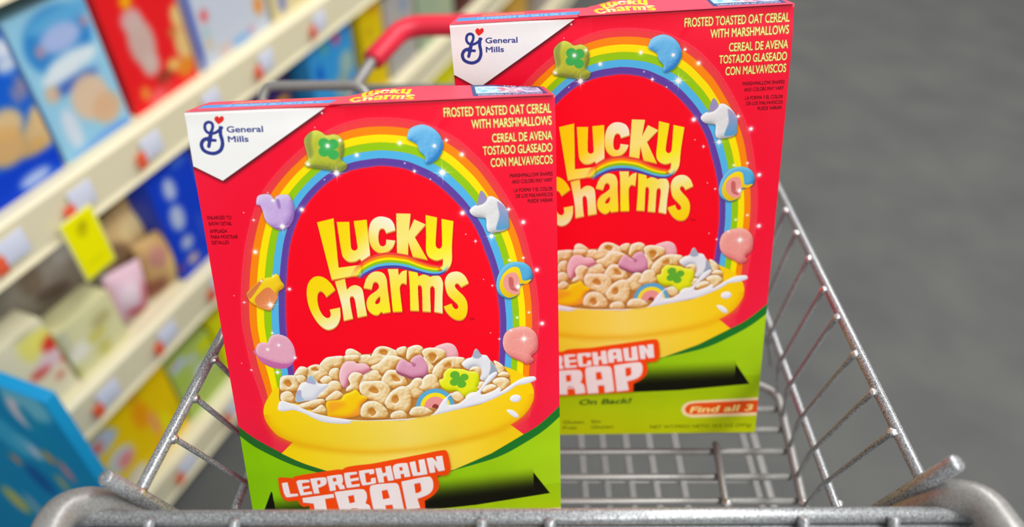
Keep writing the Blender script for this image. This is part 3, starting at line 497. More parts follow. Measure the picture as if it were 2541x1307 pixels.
    for R in (['19.76,222.61! 23.19,222.31! 23.86,230.73! 28.22,230.88! 28.38,232.48! 21.84,232.91 20.71,231.48 20.11,229.33'], ['28.5,222.28! 30.27,221.41 36.13,221.59! 36.36,223.27! 31.74,223.62! 31.64,226.22! 35.84,225.83! 35.86,227.56! 31.85,228.08! 32.02,230.35! 36.67,229.95! 36.97,231.87! 30.68,232.33 29.68,231.55'],
              ['36.85,220.98! 44.32,220.63 46.42,221.35 46.48,223.96 45.47,225.95 42.22,227.48! 40.89,227.62! 41.3,231.76! 37.99,231.81! 37.29,224.66!', '40.81,222.65! 42.8,222.47! 42.71,225.17! 40.9,225.63!'],
              ['47,220.1! 54.94,219.54 56.14,220.68 56.19,224.34 55.32,226.35! 56.52,227.51! 56.93,229.92! 53.82,230.15! 52.65,226.62! 51.31,226.76! 51.36,230.44! 47.79,230.79!', '50.33,221.71! 52.32,221.48! 52.49,223.99! 50.48,224.33!'],
              ['57.46,219.77 58.98,218.61 65.15,218.4! 65.2,220.06! 60.76,220.59! 60.72,223.09! 65.84,222.52! 65.87,224.45! 60.96,225.04! 61.16,227.42! 65.97,227.08! 65.88,228.91! 59.2,229.34 57.97,228.43'],
              ['66.41,219.03 67.84,217.86 74.48,217.43 75.54,217.79 75.5,220.64! 72.82,221.07! 72.3,219.57! 69.84,219.87! 70.08,226.68! 72.98,226.42! 73.22,223.83! 75.9,223.55! 75.97,226.18 75.3,227.69 69.03,228.42 67.35,227.47'],
              ['76.49,217.1! 80.03,216.9! 80.57,220.85! 82.59,220.51! 82.5,216.35! 85.85,215.88! 86.96,226.41! 83.39,226.6! 82.82,222.88! 80.8,223.22! 80.88,227.42! 77.55,227.38!'],
              ['87.04,217.54 89.23,215.15 94.99,214.89 96.01,216.02 97.12,224.72! 93.54,224.92! 93.3,222.28! 91.29,222.46! 91.27,225.5! 87.69,225.69!', '90.79,217.62! 92.58,217.37! 92.91,219.89! 91.03,220.14!'],
              ['97.32,214.58! 100.8,214.12! 101.54,222.25! 103.33,222.15! 102.84,213.53! 106.42,213.07! 107.5,223.06 106.76,224.04 100.04,224.47 98.54,223.55'],
              ['107.78,212.68! 111.34,212.48! 113.99,216.08! 113.37,211.99! 117.38,211.73! 118.29,222.21! 114.46,222.65! 112.12,217.47! 112.41,223.25! 109.06,223.2!'],
              ['30.66,234.28! 49.55,232.91! 49.7,235.57! 44.11,236.1! 44.53,250.24! 37.34,250.72! 36.94,238.87! 30.71,237.47!'],
              ['50.34,231.67! 65.68,231 69.04,232.91 69.53,237.2 68.21,241.62! 70.31,243.17 70.95,245.92 71.45,250.19! 64.62,250.98! 63.96,246.32! 58.78,246.62! 58.98,251.24! 52.71,251.16! 51.68,241.9!', '58.15,235.32! 61.74,234.87! 61.88,240.21! 58.49,240.68!', '59.21,244.51! 63.2,244.9! 63.22,245.6! 59.2,245.58!'],
              ['71.88,231.06 74.77,228.69 85.91,228.42 88.94,229.49 89.93,233.82 91.42,249! 84.98,250.27! 84.6,244.01! 80.09,244.11! 80.45,250.37! 73.2,250.74! 72.23,241.74', '78.8,233.3! 82.41,232.85! 83.44,239.07! 79.13,239.73!'],
              ['91.3,227.87! 106.19,225.83 109.7,226.94 110.65,231.52 109.52,236.21 106.17,239.1 100.15,241.21! 101.44,248.35! 93.19,249.45!', '98.94,230.16! 102.78,229.73! 103.07,235.06 101.37,236.77 99.32,237.11!']):
        rg = [spline(r) for r in R]
        P.fill(P.shift(rg, -.25, .45), (196, 150, 200), .8, soft=.3); P.fill(rg, wh)
    # bottom strip
    P.text('On Back!', (66.31, 260.5), (102.58, 259.67), 4.6, (66, 96, 20), bold=.03, slant=.3)
    for t, l, r in (('Gluten', (55.07, 276.58), (69.74, 276.54)), ('Free', (54.91, 281.52), (64.64, 281.39)), ('Sin', (75.02, 276.35), (81.73, 276.32)), ('Gluten', (74.94, 281.27), (90.46, 280.96))): P.text(t, l, r, 2.7, (70, 84, 10), bold=.01)
    pill = spline('193.77,256.54! 145.75,258.66! 141.28,260.1 138.46,263.53 138.26,267.38 140.55,270.96 145.77,272.9! 195,271.83!'); P.fill(pill, (250, 220, 170))
    P.fill(spline('193.96,258.88! 146.96,260.56! 143.04,261.52 140.76,264.27 140.75,267.08 142.78,269.44 146.79,270.15! 194.78,269.16!'), (240, 84, 14)); P.text('Find all 3', (143.61, 268.9), (186.25, 267.74), 5.4, (255, 226, 140), bold=.03, slant=.28)
    P.text('NET WT/PESO NETO 10.5 OZ (297g)', (116.67, 281.84), (186.97, 281.32), 2.6, (80, 92, 0), bold=.01)
    C_ = P.C + (P.rng.random(P.C.shape[:2]) - .5)[..., None] * 5
    P.C = np.clip(C_, 0, 255)
    return P

def top_print(tab):
    """The closed top of the carton: x along the front edge, y back from it."""
    P = Print(190.0, 44.0, .3, (252, 78, 106)); P.up = True  # paler than the front's red: reflected overhead light put into the colour
    if not tab:
        P.fill([(2, 13), (74, 13), (74, 27.5), (2, 27.5)], (76, 168, 246))
        P.text('10 FEB2024 BU 0612 06 C', (14, 17), (66, 17), 7.0, (225, 240, 255), bold=.0)
        for k in range(16): P.fill(oval(16 + k * 1.6, 34 + (k % 3), .7, 3.5), (255, 206, 110), .8, soft=.3)
    else:
        P.xf = lambda x, y: (99 + (x - 94) * .385, 38.5 - (y - 59) * .55)
        brand_flat(P); P.xf = None
        P.fill([(147, 5), (187, 5), (187, 46), (147, 46)], (58, 74, 136))
        P.fill([(149, 14), (185, 14), (185, 37), (149, 37)], ((200, 238, 246), (222, 220, 240), 1, 0))
        P.text('DESCARGA LA APLICACION', (150, 7), (184, 7), 4.5, (225, 235, 245), bold=.02)
        P.text('THE APP', (165, 39), (182, 39), 4, (225, 225, 240), bold=.02)
        for k in range(60):
            u = P.rng.uniform(150, 184); P.fill(oval(u, P.rng.uniform(15, 36), P.rng.uniform(.6, 2), P.rng.uniform(1, 3)), ((120, 196, 226), (224, 96, 126), (128, 128, 190))[0 if u < 162 else 1 if u < 174 else 2], .6, soft=.3)
    # text reads towards the front edge, so y grows away from the reader
    return P

def brand_flat(P):
    for R, f in LETTERS: P.fill([spline(r) for r in R], f[:3] + (f[3], -f[4]))

# ------------------------------------------------------------------ floor
bm = bmesh.new(); box_bm(bm, -4, 4, -2, 8, -.05, 0)
tag(build('floor', bm, M['carpet'], smooth=False), kind='structure')

# ------------------------------------------------------------------ ceiling lamps of the aisle (above the picture)
lamps = []
for k, (lx, ly) in enumerate(((1.25, .1), (1.25, 1.8), (1.25, 3.5), (1.25, -1.6), (1.25, -3.3), (1.25, -5.0))):  # lamps far behind the viewer and far ahead are added for sheen and brightness
    L = empty('ceiling_light', (lx, ly, 2.95)); tag(L, 'long white fluorescent ceiling light hanging over the aisle', 'ceiling light', 'ceiling lights over the aisle')
    bm = bmesh.new(); box_bm(bm, -.16, .16, -.62, .62, .012, .07, .01); build('housing', bm, M['lamp_body'], L, False)
    bm = bmesh.new(); box_bm(bm, -.14, .14, -.6, .6, 0, .012, .004); build('diffuser', bm, M['lamp'], L, False)
    ld = bpy.data.lights.new('lamp_light', 'AREA'); ld.shape = 'RECTANGLE'; ld.size = .28; ld.size_y = 1.2; ld.energy = 31; ld.color = (1, .985, .96)
    lo = bpy.data.objects.new('lamp_light', ld); C.objects.link(lo); lo.parent = L; lo.location = (0, 0, -.02)

# ------------------------------------------------------------------ cereal boxes
FP = front_print(); TP0, TP1 = top_print(False), top_print(True)
BW, BH, BD = .190, .2865, .044
def make_cereal_box():
    t = empty('cereal_box')
    # carton: left-front-bottom corner at the origin, x right, y back, z up
    bm = bmesh.new(); box_bm(bm, 0, BW, .0034, BD, 0, BH - .0004, .0012)
    carton = build('carton', bm, mat('red_carton_card', (222, 10, 40), rough=.4), t)
    yy, xx = np.mgrid[0:FP.ny, 0:FP.nx]; x, v = xx * FP.cell / 1000, yy * FP.cell / 1000
    bow = -.0009 * np.sin(np.pi * x / BW) * np.sin(np.pi * np.clip(v / BH, 0, 1)) ** .5           # the panel bulges a little
    dent = .0016 * np.exp(-((v - .006) / .006) ** 2) * (1 - .5 * np.sin(x * 60)) * .5 + .0006 * np.exp(-(((x - .128) + (v - .012) * .7) / .003) ** 2 - ((v - .012) / .012) ** 2)
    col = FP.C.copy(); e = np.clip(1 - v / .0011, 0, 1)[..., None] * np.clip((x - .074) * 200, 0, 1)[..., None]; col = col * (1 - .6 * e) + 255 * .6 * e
    roundtop = .0012 * np.clip(1 - v / .0014, 0, 1) ** 2
    grid_mesh('printed_front', x, bow + dent * .6 + roundtop + .004 * np.clip(1 - v / .035, 0, 1) ** 2 * np.clip((x - .05) / .03, 0, 1) * .5 - .0001, BH - v, col, M['print'], t)
    for P, nm in ((TP0, 'printed_top'), (TP1, 'tuck_tab')):
        yy, xx = np.mgrid[0:P.ny, 0:P.nx]; x, y = xx * P.cell / 1000, yy * P.cell / 1000
        if nm == 'printed_top':
            grid_mesh(nm, x, y + .0003, np.full(x.shape, BH + .0002), P.C, M['print'], t)
        else:
            edge = .0725 + .010 * np.clip(y / .044, 0, 1) ** 2.2; rear = .0435 - .0012 * (1 + np.sin(x * 95))
            z = BH + .0006 + .0032 * np.clip(y / .044, 0, 1) ** 1.3 * (.55 + .45 * np.sin((x - .06) * 26)) * np.clip((x - edge) / .012, .1, 1) * np.clip((.190 - x) / .03, .12, 1)
            keep = ((x > edge) & (x < .1893) & (y < rear))[:-1, :-1]
            o = grid_mesh(nm, x, y + .0002, z, P.C, M['print'], t, keep)
            so = o.modifiers.new('card', 'SOLIDIFY'); so.thickness = .0005; so.offset = -1
    return t
cereal_a = make_cereal_box()
cereal_a.matrix_world = Matrix(((.9958*.985, -.0862*.985, -.0325*.985, -.1547), (.092*.985, .9146*.985, .3937*.985, .2147), (-.0042*.985, -.395*.985, .9187*.985, .869), (0, 0, 0, 1)))
tag(cereal_a, 'red cereal box in front, its bottom edge hidden behind the near cart rail', 'cereal box', 'cereal boxes in the cart')
cereal_b = cereal_a.copy(); C.objects.link(cereal_b)
for ch in cereal_a.children:
    c = ch.copy(); C.objects.link(c); c.parent = cereal_b
cereal_b.matrix_world = Matrix(((.9965*1.015, .0572*1.015, -.0611*1.015, -.018), (-.037*1.015, .9557*1.015, .292*1.015, .3211), (.0751*1.015, -.2887*1.015, .9545*1.015, .8602), (0, 0, 0, 1)))
tag(cereal_b, 'red cereal box behind the front one, its whole green base visible on the wire floor', 'cereal box', 'cereal boxes in the cart')

# ------------------------------------------------------------------ shopping cart
cart = empty('shopping_cart', (0, .4, 0)); tag(cart, 'grey zinc wire shopping cart with a red handle bar, holding two cereal boxes', 'shopping cart')
# parts are given in world coordinates, so their parent inverse undoes the parent's offset
def crod(name, P, r, m='zinc', round_=0.0, seg=14):
    o = rod(name, P, r, M[m], cart, round_, seg); o.matrix_parent_inverse = Matrix.Translation((0, -.4, 0)); return o
def cbead(p, r, par=None):
    o = bead('weld', p, r, cart); o.matrix_parent_inverse = Matrix.Translation((0, -.4, 0)); return o
D = Vector((.039, .9944, -.1001))          # the side rails run back this way
RimR, RimL = Vector((.2038, .1971, .9934)), Vector((-.1842, .1950, .9911))
MidR, MidL = Vector((.2025, .2411, .8973)), Vector((-.1726, .2411, .8973))
FloorR0, FloorR1 = Vector((0.2040, 0.2717, 0.8474)), Vector((0.2139, 0.3737, 0.8432))
cx0 = .0178
mir = lambda p: Vector((2 * (.0105 + (p.y - .197) * .0392) - p.x, p.y, p.z))
# near end
a, b = Vector((-0.2078, 0.1795, 0.9963)), Vector((0.2183, 0.1809, 0.9978))
crod('front_rail', [a, b], .0037)
dn = Vector((0, -.0048, -.0058)); crod('lower_front_rail', [a + dn, b + dn], .0035)
for p in ((-0.1692, 0.1757, 0.9995), (-0.1293, 0.1757, 0.9995), (-0.0142, 0.1757, 0.9995), (0.0177, 0.1757, 0.9995), (0.1358, 0.1763, 1.0002), (0.1777, 0.1763, 1.0002)):
    p = Vector(p); crod('front_wire', [p + Vector((0, .0005, .001)), p + Vector((0, -.0075, -.010)), p + Vector((0, -.006, -.08)), p + Vector((0, -.004, -.142)), p + Vector((0, .02, -.146))], .0026, round_=.004)
crod('corner_tube', [(-0.2044, 0.1416, 0.9991), (-0.2091, 0.1684, 1.0063), (-0.2082, 0.1800, 1.0044), (-0.2011, 0.1871, 0.9972), (-0.1891, 0.1907, 0.9788), (-0.1697, 0.1882, 0.9462)], .0083, 'zinc_dull', .025, 28)
crod('corner_tube', [(0.2347, 0.1416, 0.9991), (0.2220, 0.1684, 1.0063), (0.2193, 0.1820, 1.0066), (0.2102, 0.1891, 0.9995), (0.2010, 0.1917, 0.9800), (0.1822, 0.1882, 0.9462)], .0089, 'zinc_dull', .025, 28)
crod('cross_rod', [(-0.1907, 0.1915, 1.0126), (-0.1748, 0.2003, 0.9566)], .0039); crod('cross_rod', [(0.2069, 0.1943, 1.0202), (0.1916, 0.2027, 0.9593)], .0042)
for R, s in ((RimR, 1), (RimL, -1)):
    crod('side_rim', [R, R + D * .5], .0031)
    cbead(R + Vector((0, 0, .0005)), .0042)
for R in (MidR, MidL): crod('middle_rail', [R, R + D * .45], .0027)
tr = (.035, .064, .095, .129, .157, .192, .224, .255, .288, .322, .356, .392, .43, .465); tm = [u * .9 - .0145 for u in tr]
fe = FloorR1 - FloorR0
for s in (1, -1):
    for k, (u, v) in enumerate(zip(tr, tm)):
        T, Mm = (RimR if s > 0 else RimL) + D * u, (MidR if s > 0 else MidL) + D * v
        y = Mm.y + (Mm.y - T.y) * .5; B = FloorR0 + fe * ((y - FloorR0.y) / fe.y); B = B if s > 0 else mir(B)
        B.z = max(B.z, .82)
        off = Vector((-s * .004, 0, 0)); crod('side_wire', [T + off + Vector((0, 0, .001)), Mm + off * 1.2, B], .0016, seg=8)
        cbead(T + off * .9 + Vector((0, 0, .0008)), .0026)
# wire floor
c0, c1 = FloorR0 - fe * .35, FloorR1
crod('floor_edge', [c0 + Vector((0, 0, .004)), FloorR0, c1, c1 + Vector((-.02, .012, .0)), mir(c1) + Vector((.02, .012, 0)), mir(c1), mir(FloorR0), mir(c0)], .0032, 'zinc_dull', .012)
for q in ((0.2131, 0.3605, 0.8438), (0.2093, 0.3404, 0.8446), (0.2057, 0.3202, 0.8454), (0.2029, 0.2980, 0.8464), (0.2017, 0.2781, 0.8472), (0.1990, 0.2578, 0.8480)):
    q = Vector(q) + Vector((0, 0, -.0045)); crod('floor_wire', [q, mir(q)], .0026, 'zinc_dull', seg=10)
crod('floor_brace', [(0.1535, 0.3246, 0.8453), (0.1495, 0.2695, 0.8475)], .0027, 'zinc_dull')
for p in ((0.1500, 0.2720, 0.8474), (0.2041, 0.2720, 0.8474), (0.2272, 0.2720, 0.8474)): cbead(Vector(p) + Vector((0, 0, .002)), .0036)
# lower basket seen through the floor
for x in (.074, .097, .122, .147, .175, .249, -.10, -.05, 0, .04, -.15, -.2):
    crod('lower_basket_wire', [(x, .10, .645), (x, .72, .645)], .0028, 'zinc_dull', seg=10)
for y in (.36, .42, .5, .6): crod('lower_basket_cross_wire', [(-.21, y, .64), (.26, y, .64)], .0026, 'zinc_dull', seg=10)
for x in (-.21, .26): crod('lower_basket_rail', [(x, .08, .645), (x, .74, .645)], .004, 'zinc_dull')
# chassis and casters
for s in (-1, 1):
    x = .02 + s * .14
    crod('chassis_leg', [(x, .30, .64), (x, .26, .30), (x, .20, .11), (x, .45, .10)], .009, 'zinc_dull', .05)
    crod('upright', [(x * 1.0, .12, .645), (x, .14, .86)], .006, 'zinc_dull')
    for y in (.20, .45):
        bm = bmesh.new(); tube(bm, [(x - .012, y, .0505), (x + .012, y, .0505)], .05, 24); o = build('caster_wheel', bm, M['wheel'], cart, False); o.matrix_parent_inverse = Matrix.Translation((0, -.4, 0))
        crod('caster_fork', [(x - .017, y, .05), (x - .017, y, .1), (x + .017, y, .1), (x + .017, y, .05)], .004, 'zinc_dull', .01)
# handle end
HL0, HL1 = Vector((-0.1642, 0.6921, 0.9409)), Vector((-0.1515, 0.7404, 0.9467))
H2, H3 = Vector((-0.1209, 0.7995, 0.9601)), Vector((0.2040, 0.8023, 0.9631))
HR1 = Vector((H3.x + (H2.x - HL1.x), HL1.y, HL1.z)); HR0 = RimR + D * .5
crod('handle_arm', [HL0, HL1, HL1 + (H2 - HL1) * .3], .006, 'zinc_dull', .01); crod('handle_arm', [HR0, HR1, HR1 + (H3 - HR1) * .3], .006, 'zinc_dull', .01)
crod('handle', [HL1 + (H2-HL1) * .05, H2, H3, HR1 + (H3-HR1) * .05], .0118, 'red_grip', .022, 24)
crod('rear_rail', [RimL + D * .5, RimR + D * .5], .004, 'zinc_dull')
q = [(-0.2084, 0.5405, 0.9937), (-0.2091, 0.5540, 1.0087), (-0.2044, 0.5601, 1.0154), (-0.1316, 0.5605, 1.0159), (-0.1232, 0.5567, 1.0117), (-0.1188, 0.5490, 1.0032)]
la = RimL + D * .38; crod('child_seat_loop', [Vector(q[0]) + Vector((0, 0, -.05))] + q + [la], .0042, 'zinc_dull', .012)
crod('seat_loop_support', [Vector(q[0]) + Vector((0, 0, -.05)), RimL + D * .30], .0042, 'zinc_dull')

# ------------------------------------------------------------------ shelf unit of the aisle
SO = Vector((-.6212, .8702, 0)); SA = Vector((.35837, .93358, 0)); SN = Vector((-.93358, .35837, 0))
SM = Matrix(((SA.x, SN.x, 0, SO.x), (SA.y, SN.y, 0, SO.y), (0, 0, 1, 0), (0, 0, 0, 1)))   # x along the shelf, y into it, z up
shelf = empty('shelf_unit'); shelf.matrix_world = SM; tag(shelf, 'long cream steel store shelving full of packaged food along the left of the aisle', 'shelving')
A0, A1 = -.272, 3.3
for z in (1.035, .717, .395, .10):
    bm = bmesh.new(); box_bm(bm, A0, A1, .004, .42, z - .022, z, .002); build('shelf_board', bm, M['cream'], shelf)
    bm = bmesh.new(); h = .08
    # price channel: a slanted strip with folded lips
    prof = [(.004, z), (-.002, z + .001), (-.010, z - .006), (-.004, z - h + .008), (-.008, z - h), (.004, z - h + .002)]
    va = [bm.verts.new((A0, p[0], p[1])) for p in prof]; vb = [bm.verts.new((A1, p[0], p[1])) for p in prof]
    for i in range(len(prof)): bm.faces.new((va[i], va[(i+1) % 6], vb[(i+1) % 6], vb[i]))
    bm.faces.new(va[::-1]); bm.faces.new(vb); build('price_rail', bm, M['cream'], shelf, False)
bm = bmesh.new(); box_bm(bm, A0, A1, .42, .44, 0, 1.5); build('back_board', bm, M['shelf_dark'], shelf, False)
bm = bmesh.new(); box_bm(bm, A0, A1, .03, .42, 0, .078); build('kick_plate', bm, M['shelf_dark'], shelf, False)
for x in (A0, .95, A1): 
    bm = bmesh.new(); box_bm(bm, x - .015, x + .015, .36, .42, 0, 1.5); build('upright', bm, M['cream'], shelf, False)

def on_shelf(o, a, cc, z, rot=0.0, tilt=0.0):
    o.matrix_world = SM @ Matrix.Translation((a, cc, z)) @ Matrix.Rotation(rot, 4, 'Z') @ Matrix.Rotation(tilt, 4, 'X')
    return o
def pack(name, label, cat, a0, a1, z0, z1, cc, depth, base, blobs, group=None, soft=.004, side=None, rot=0.0):
    """A printed carton on a shelf; blobs are (x, z, rx, rz, turn, colour) in metres on its face."""
    t = empty(name); w, h = a1 - a0, z1 - z0
    bm = bmesh.new(); box_bm(bm, 0, w, .0006, depth, 0, h, .0015); build('carton', bm, flat(side or base, .45), t)
    P = Print(w * 1000, h * 1000, 3.0, base, seed=len(label))
    for x, z, rx, rz, tn, col in blobs: P.fill(oval((x - a0) * 1000, (z1 - z) * 1000, rx * 1000, rz * 1000, rot=tn), col, .95, soft=soft * 1000)
    yy, xx = np.mgrid[0:P.ny, 0:P.nx]; X, V = np.minimum(xx * P.cell / 1000, w), np.minimum(yy * P.cell / 1000, h)
    grid_mesh('printed_front', X, np.zeros(X.shape), h - V, P.C, M['print'], t)
    on_shelf(t, a0, cc, z0, rot); tag(t, label, cat, group); return t
def bag(name, label, cat, a, z, cc, w, h, thick, base, blobs, tilt=0.0, group=None, seed=1, lean=0.0):
    """A puffy film bag: a crimped pillow with a printed skin."""
    t = empty(name); P = Print(w * 1000, h * 1000, 4.0, base, seed=seed)
    for x, zz, rx, rz, tn, col in blobs: P.fill(oval((x + .5) * w * 1000, (.5 - zz) * h * 1000, rx * 1000, rz * 1000, rot=tn), col, .95, soft=4)
    yy, xx = np.mgrid[0:P.ny, 0:P.nx]; u, v = np.clip(xx * P.cell / 1000 / w, 0, 1), np.clip(yy * P.cell / 1000 / h, 0, 1)
    rg = np.random.default_rng(seed); n = blur(rg.random(u.shape) - .5, 3) * 4
    pf = (np.clip(4 * u * (1 - u), 0, 1) ** .5) * (np.clip(4 * v * (1 - v), 0, 1) ** .6)
    pin = 1 - .10 * (1 - np.clip(4 * v * (1 - v), 0, 1)); X = (u - .5) * w * (1 - .06 * np.sin(v * math.pi))
    body = grid_mesh('front_film', X, -thick * .5 * pf * (1 + .25 * n), (1 - v) * h, P.C, M['print'], t)
    grid_mesh('back_film', X[:, ::-1], (thick * .5 * pf * (1 + .2 * n))[:, ::-1], (1 - v) * h, P.C[:, ::-1], M['print'], t)
    on_shelf(t, a, cc, z, 0, 0); t.matrix_world = t.matrix_world @ Matrix.Rotation(tilt, 4, 'Y') @ Matrix.Rotation(lean, 4, 'X'); tag(t, label, cat, group); return t

pack('snack_box', 'bright blue box cut by the left edge of the picture, upper shelf', 'box', -0.260, -0.122, 0.717, 0.910, 0.015, 0.060, (24, 130, 228), [(-0.107, 0.717, 0.008, 0.02, 0, (120, 180, 240))], group='snack boxes standing on the upper shelf')
pack('cracker_box', 'deep blue box with tan squares on it, left end of the upper shelf', 'box', -0.118, 0.000, 0.717, 0.935, 0.015, 0.060, (20, 96, 214), [(-0.068, 0.723, 0.104, 0.039, 0, (10, 62, 205)), (-0.057, 0.667, 0.104, 0.039, 0, (8, 60, 205)), (-0.006, 0.899, 0.0182, 0.013, 0, (235, 240, 248)), (-0.012, 0.88, 0.015600000000000001, 0.0104, 0, (215, 225, 240)), (-0.007, 0.846, 0.0052, 0.016900000000000002, 0, (190, 150, 150)), (-0.018, 0.84, 0.0065, 0.013, 0, (150, 140, 170)), (0.004, 0.801, 0.0221, 0.016900000000000002, 0, (230, 196, 138)), (-0.01, 0.781, 0.026, 0.0234, 0, (226, 190, 130)), (-0.049, 0.813, 0.026, 0.0208, 0, (232, 198, 140)), (-0.062, 0.787, 0.031200000000000002, 0.026, 0, (222, 176, 110)), (-0.028, 0.767, 0.0234, 0.0104, 0, (214, 170, 104)), (-0.046, 0.729, 0.026, 0.0091, 0, (190, 206, 242)), (-0.014, 0.707, 0.0104, 0.015600000000000001, 0, (70, 140, 225))], group='snack boxes standing on the upper shelf')
pack('cereal_bar_box', 'pale blue box with a white title band and a tan cereal picture, upper shelf', 'box', 0.006, 0.132, 0.717, 0.925, 0.015, 0.060, (150, 206, 234), [(0.071, 0.876, 0.0546, 0.0442, 0, (44, 132, 208)), (0.088, 0.902, 0.0585, 0.013, 0, (96, 176, 226)), (0.075, 0.878, 0.033800000000000004, 0.0182, 0, (176, 192, 236)), (0.038, 0.873, 0.0065, 0.0078000000000000005, 0, (222, 150, 160)), (0.119, 0.883, 0.0065, 0.0078000000000000005, 0, (222, 150, 160)), (0.078, 0.843, 0.0442, 0.0143, 0, (232, 242, 246)), (0.052, 0.834, 0.031200000000000002, 0.0117, 0, (226, 238, 244)), (0.067, 0.815, 0.0442, 0.0091, 0, (62, 96, 190)), (0.082, 0.785, 0.0325, 0.033800000000000004, 0, (228, 196, 164)), (0.101, 0.758, 0.026, 0.0234, 0, (222, 180, 140)), (0.029, 0.816, 0.0117, 0.0117, 0, (228, 190, 150)), (0.035, 0.759, 0.013, 0.031200000000000002, 0, (216, 226, 238)), (0.093, 0.718, 0.0468, 0.0104, 0, (88, 138, 226)), (0.06, 0.717, 0.052, 0.0091, 0, (120, 170, 235)), (0.152, 0.789, 0.0078000000000000005, 0.065, 0, (120, 180, 226))], group='snack boxes standing on the upper shelf')
pack('cookie_box', 'red box with pink-grey and cream cookie pictures, upper shelf', 'box', 0.146, 0.290, 0.717, 0.960, 0.015, 0.060, (236, 30, 36), [(0.196, 0.852, 0.0208, 0.0182, 0, (214, 178, 176)), (0.201, 0.815, 0.026, 0.039, 0, (204, 182, 172)), (0.204, 0.777, 0.0182, 0.0182, 0, (208, 186, 176)), (0.285, 0.822, 0.015600000000000001, 0.0208, 0, (232, 208, 130)), (0.279, 0.777, 0.0182, 0.031200000000000002, 0, (228, 200, 128)), (0.265, 0.804, 0.0091, 0.0078000000000000005, 0, (196, 150, 70)), (0.197, 0.88, 0.0117, 0.0091, 0, (250, 204, 0)), (0.27, 0.742, 0.0208, 0.015600000000000001, 0, (226, 140, 40)), (0.246, 0.757, 0.015600000000000001, 0.0104, 0, (236, 206, 110)), (0.222, 0.748, 0.0182, 0.0078000000000000005, 0, (120, 70, 40)), (0.197, 0.724, 0.0208, 0.015600000000000001, 0, (240, 96, 100)), (0.175, 0.742, 0.0091, 0.0117, 0, (240, 156, 60)), (0.223, 0.729, 0.013, 0.0104, 0, (226, 60, 60))], group='snack boxes standing on the upper shelf')
pack('oat_box', 'dark blue and pale grey box with a red dot near its left edge, upper shelf', 'box', 0.302, 0.500, 0.717, 0.960, 0.015, 0.060, (200, 208, 222), [(0.309, 0.812, 0.007, 0.08, 0, (44, 68, 165)), (0.309, 0.742, 0.005, 0.03, 0, (44, 68, 165)), (0.34, 0.8, 0.009, 0.01, 0, (230, 72, 72)), (0.335, 0.752, 0.008, 0.01, 0, (210, 190, 150)), (0.335, 0.773, 0.006, 0.008, 0, (140, 190, 180)), (0.478, 0.765, 0.014, 0.018, 0, (228, 146, 56)), (0.415, 0.728, 0.03, 0.007, 0, (120, 170, 226)), (0.446, 0.732, 0.006, 0.006, 0, (220, 110, 130)), (0.369, 0.729, 0.02, 0.01, 0, (214, 190, 180)), (0.504, 0.733, 0.006, 0.02, 0, (100, 120, 180))], group='snack boxes standing on the upper shelf')
pack('snack_box', 'pale yellow box at the far end of the upper shelf above the red handle', 'box', 0.515, 0.700, 0.717, 0.950, 0.015, 0.060, (222, 208, 160), [(0.547, 0.743, 0.012, 0.02, 0, (120, 130, 190))], group='snack boxes standing on the upper shelf')
pack('baking_mix_box', 'yellow box with a red oval, left end of the middle shelf', 'box', -0.255, -0.140, 0.395, 0.545, 0.012, 0.050, (240, 232, 196), [(-0.175, 0.518, 0.016, 0.03, 0, (244, 234, 120)), (-0.155, 0.515, 0.02, 0.016, 0, (250, 240, 110)), (-0.144, 0.495, 0.017, 0.015, 0, (232, 40, 36)), (-0.159, 0.472, 0.024, 0.015, 0, (236, 206, 214)), (-0.178, 0.464, 0.016, 0.006, 0, (220, 60, 60)), (-0.135, 0.458, 0.01, 0.012, 0, (226, 60, 60)), (-0.187, 0.469, 0.01, 0.006, 0, (220, 90, 80)), (-0.158, 0.437, 0.008, 0.006, 0, (220, 90, 80)), (-0.176, 0.554, 0.02, 0.02, 0, (214, 206, 180))], group='packages on the middle shelf')
pack('baking_mix_box', 'pale yellow-green box beside the one with the red oval, middle shelf', 'box', -0.133, -0.030, 0.395, 0.500, 0.012, 0.050, (226, 222, 170), [(-0.113, 0.445, 0.024, 0.016, 0, (242, 238, 222)), (-0.079, 0.447, 0.02, 0.009, 0, (214, 204, 96)), (-0.077, 0.416, 0.014, 0.014, 0, (206, 200, 110)), (-0.146, 0.413, 0.02, 0.01, 0, (216, 210, 110)), (-0.136, 0.417, 0.005, 0.005, 0, (110, 100, 50)), (-0.061, 0.466, 0.02, 0.012, 0, (190, 180, 120)), (-0.128, 0.479, 0.008, 0.03, 0, (200, 198, 170))], group='packages on the middle shelf')
pack('breakfast_cereal_box', 'dark blue box with two white ovals, middle shelf close to the front cereal box', 'box', 0.112, 0.218, 0.395, 0.615, 0.014, 0.060, (18, 62, 200), [(0.187, 0.608, 0.02, 0.01, 0, (70, 110, 220)), (0.151, 0.573, 0.013, 0.022, 0, (196, 206, 232)), (0.146, 0.516, 0.016, 0.026, 0, (190, 202, 226)), (0.147, 0.46, 0.014, 0.014, 0, (190, 200, 220)), (0.147, 0.422, 0.014, 0.01, 0, (226, 190, 160)), (0.189, 0.466, 0.006, 0.03, 0, (60, 90, 210)), (0.113, 0.423, 0.01, 0.005, 0, (220, 70, 60))], group='packages on the middle shelf')
